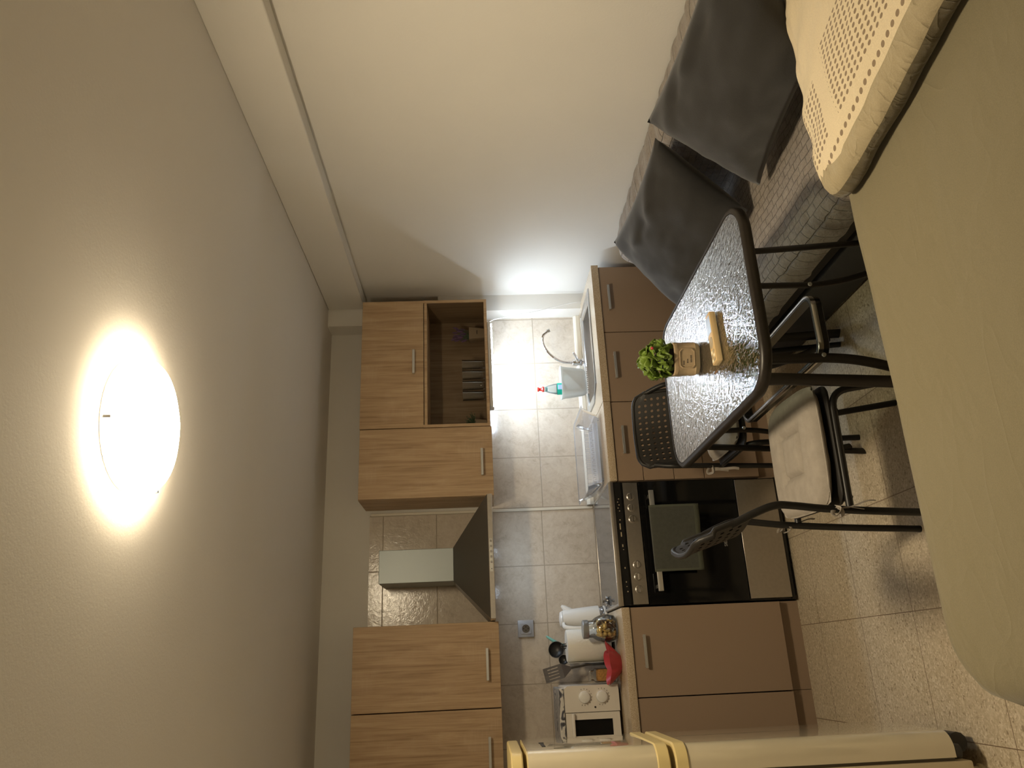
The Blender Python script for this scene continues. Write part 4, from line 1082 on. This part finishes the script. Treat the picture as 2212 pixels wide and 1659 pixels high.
# ------------------------------------------------------------------ bed
BX0, BX1, BY0, BY1, BZ = -.125, 2.12, -4.15, -2.60, .52
t = thing('bed', 'double bed in the foreground, its head at the right wall', 'bed', (1.0, -3.35, 0))
b = box(newbm(), BX0+.05, BX1, BY0+.05, BY1-.05, .10, .26, .02, 2); obj('base', b, M['bed_base'], t)
for x in (BX0+.12, BX1-.08):
    for y in (BY0+.12, BY1-.12): obj('leg', box(newbm(), x-.03, x+.03, y-.03, y+.03, 0, .10), M['bed_base'], t, smooth=False)
b = newbm(); loft(b, [[(x, y, z) for x, y in rrect(BX0+.03+e, BX1-e, BY0+.03+e, BY1-.03-e, .12, 6)] for e, z in ((.02, .265), (0, .29), (0, .47), (.03, .50))]); obj('mattress', b, M['mattress'], t)
# bedspread
b = newbm(); rings = []
prof = [(.012, .20), (.006, .26), (.0, .34), (-.002, .42), (.004, .465), (.016, .495), (.035, .513), (.06, .520)]+[(.06+.05*i, .522) for i in range(1, 15)]
for off, z in prof:
    ring = []
    for x, y in rrect(BX0+off, BX1-min(off, .02), BY0+off, BY1-off, max(.16-off, .03), 8): ring.append((x, y, z))
    # resample long edges
    rs = []
    for i in range(len(ring)):
        a, c = Vector(ring[i]), Vector(ring[(i+1) % len(ring)]); m = 1
        m = 30 if i % 9 == 8 else 1
        for k in range(m): rs.append(a.lerp(c, k/m))
    for p in rs:
        h = .008*noise.noise((p.x*2.3, p.y*2.3, .3))+.003*noise.noise((p.x*7, p.y*7, 1.3))
        if z > .5: p.z += h
        else:
            s = .010*noise.noise((p.x*7, p.y*7, p.z*3)); d = Vector((p.x-1, p.y+3.35, 0)).normalized(); p += d*abs(s)
    rings.append([tuple(p) for p in rs])
loft(b, rings, cap0=False)
single('bedspread', b, M['olive'], 'plain olive bedspread covering the foreground bed', 'bedspread', loc=(1.0, -3.35, .52), ang=80)
# thick duvet, folded: cream dotted top, paler lining and a lower olive layer with shade in its colour
b = newbm(); rings = []; mi = []
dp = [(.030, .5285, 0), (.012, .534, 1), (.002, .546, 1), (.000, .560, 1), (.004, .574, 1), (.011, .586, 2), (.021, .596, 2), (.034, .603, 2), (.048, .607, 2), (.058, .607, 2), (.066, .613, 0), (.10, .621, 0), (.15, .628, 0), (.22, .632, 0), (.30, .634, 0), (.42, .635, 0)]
DX0, DX1, DY0, DY1 = 1.085, 2.10, -3.95, -2.635
for off, z, m_ in dp:
    ring = []
    poly = rrect(DX0+off, DX1-off*.3, DY0+off, DY1-off, .10, 8)
    for i in range(len(poly)):
        a, c = Vector((*poly[i], z)), Vector((*poly[(i+1) % len(poly)], z)); m = 44 if i % 9 == 8 else 1
        for k in range(m):
            p = a.lerp(c, k/m); p.x += (p.y+2.65)*-.22*max(0, min(1, (2.0-p.x)/.5))     # the fold runs a little askew
            w = .010*noise.noise((p.x*4, p.y*5, z*6))+.007*noise.noise((p.x*11, p.y*13, z*14))
            if p.y > -2.8 and z > .55: w += .006*sin(p.x*42+2*noise.noise((p.x*4, 0, 0)))*(1 if off < .12 else .3)
            p.z += w*.7 if off > .02 else w*.2; p.x += w*.8 if off < .08 else 0
            ring.append(tuple(p))
    rings.append(ring); mi.append(m_)
rings2 = rings
loft(b, rings2, cap0=False, mi=mi[1:]+[0])
for f in b.faces:                      # the long side by the sofa hangs down with its cream face out
    c = f.calc_center_median()
    if f.material_index and c.y > DY1-.085 and c.x > DX0+.10: f.material_index = 0
single('duvet', b, [M['duvet'], M['olive_fold_shade'], M['beige_lining']], 'cream dotted duvet folded back at the head of the bed', 'duvet', loc=(1.6, -3.2, .53), ang=80)
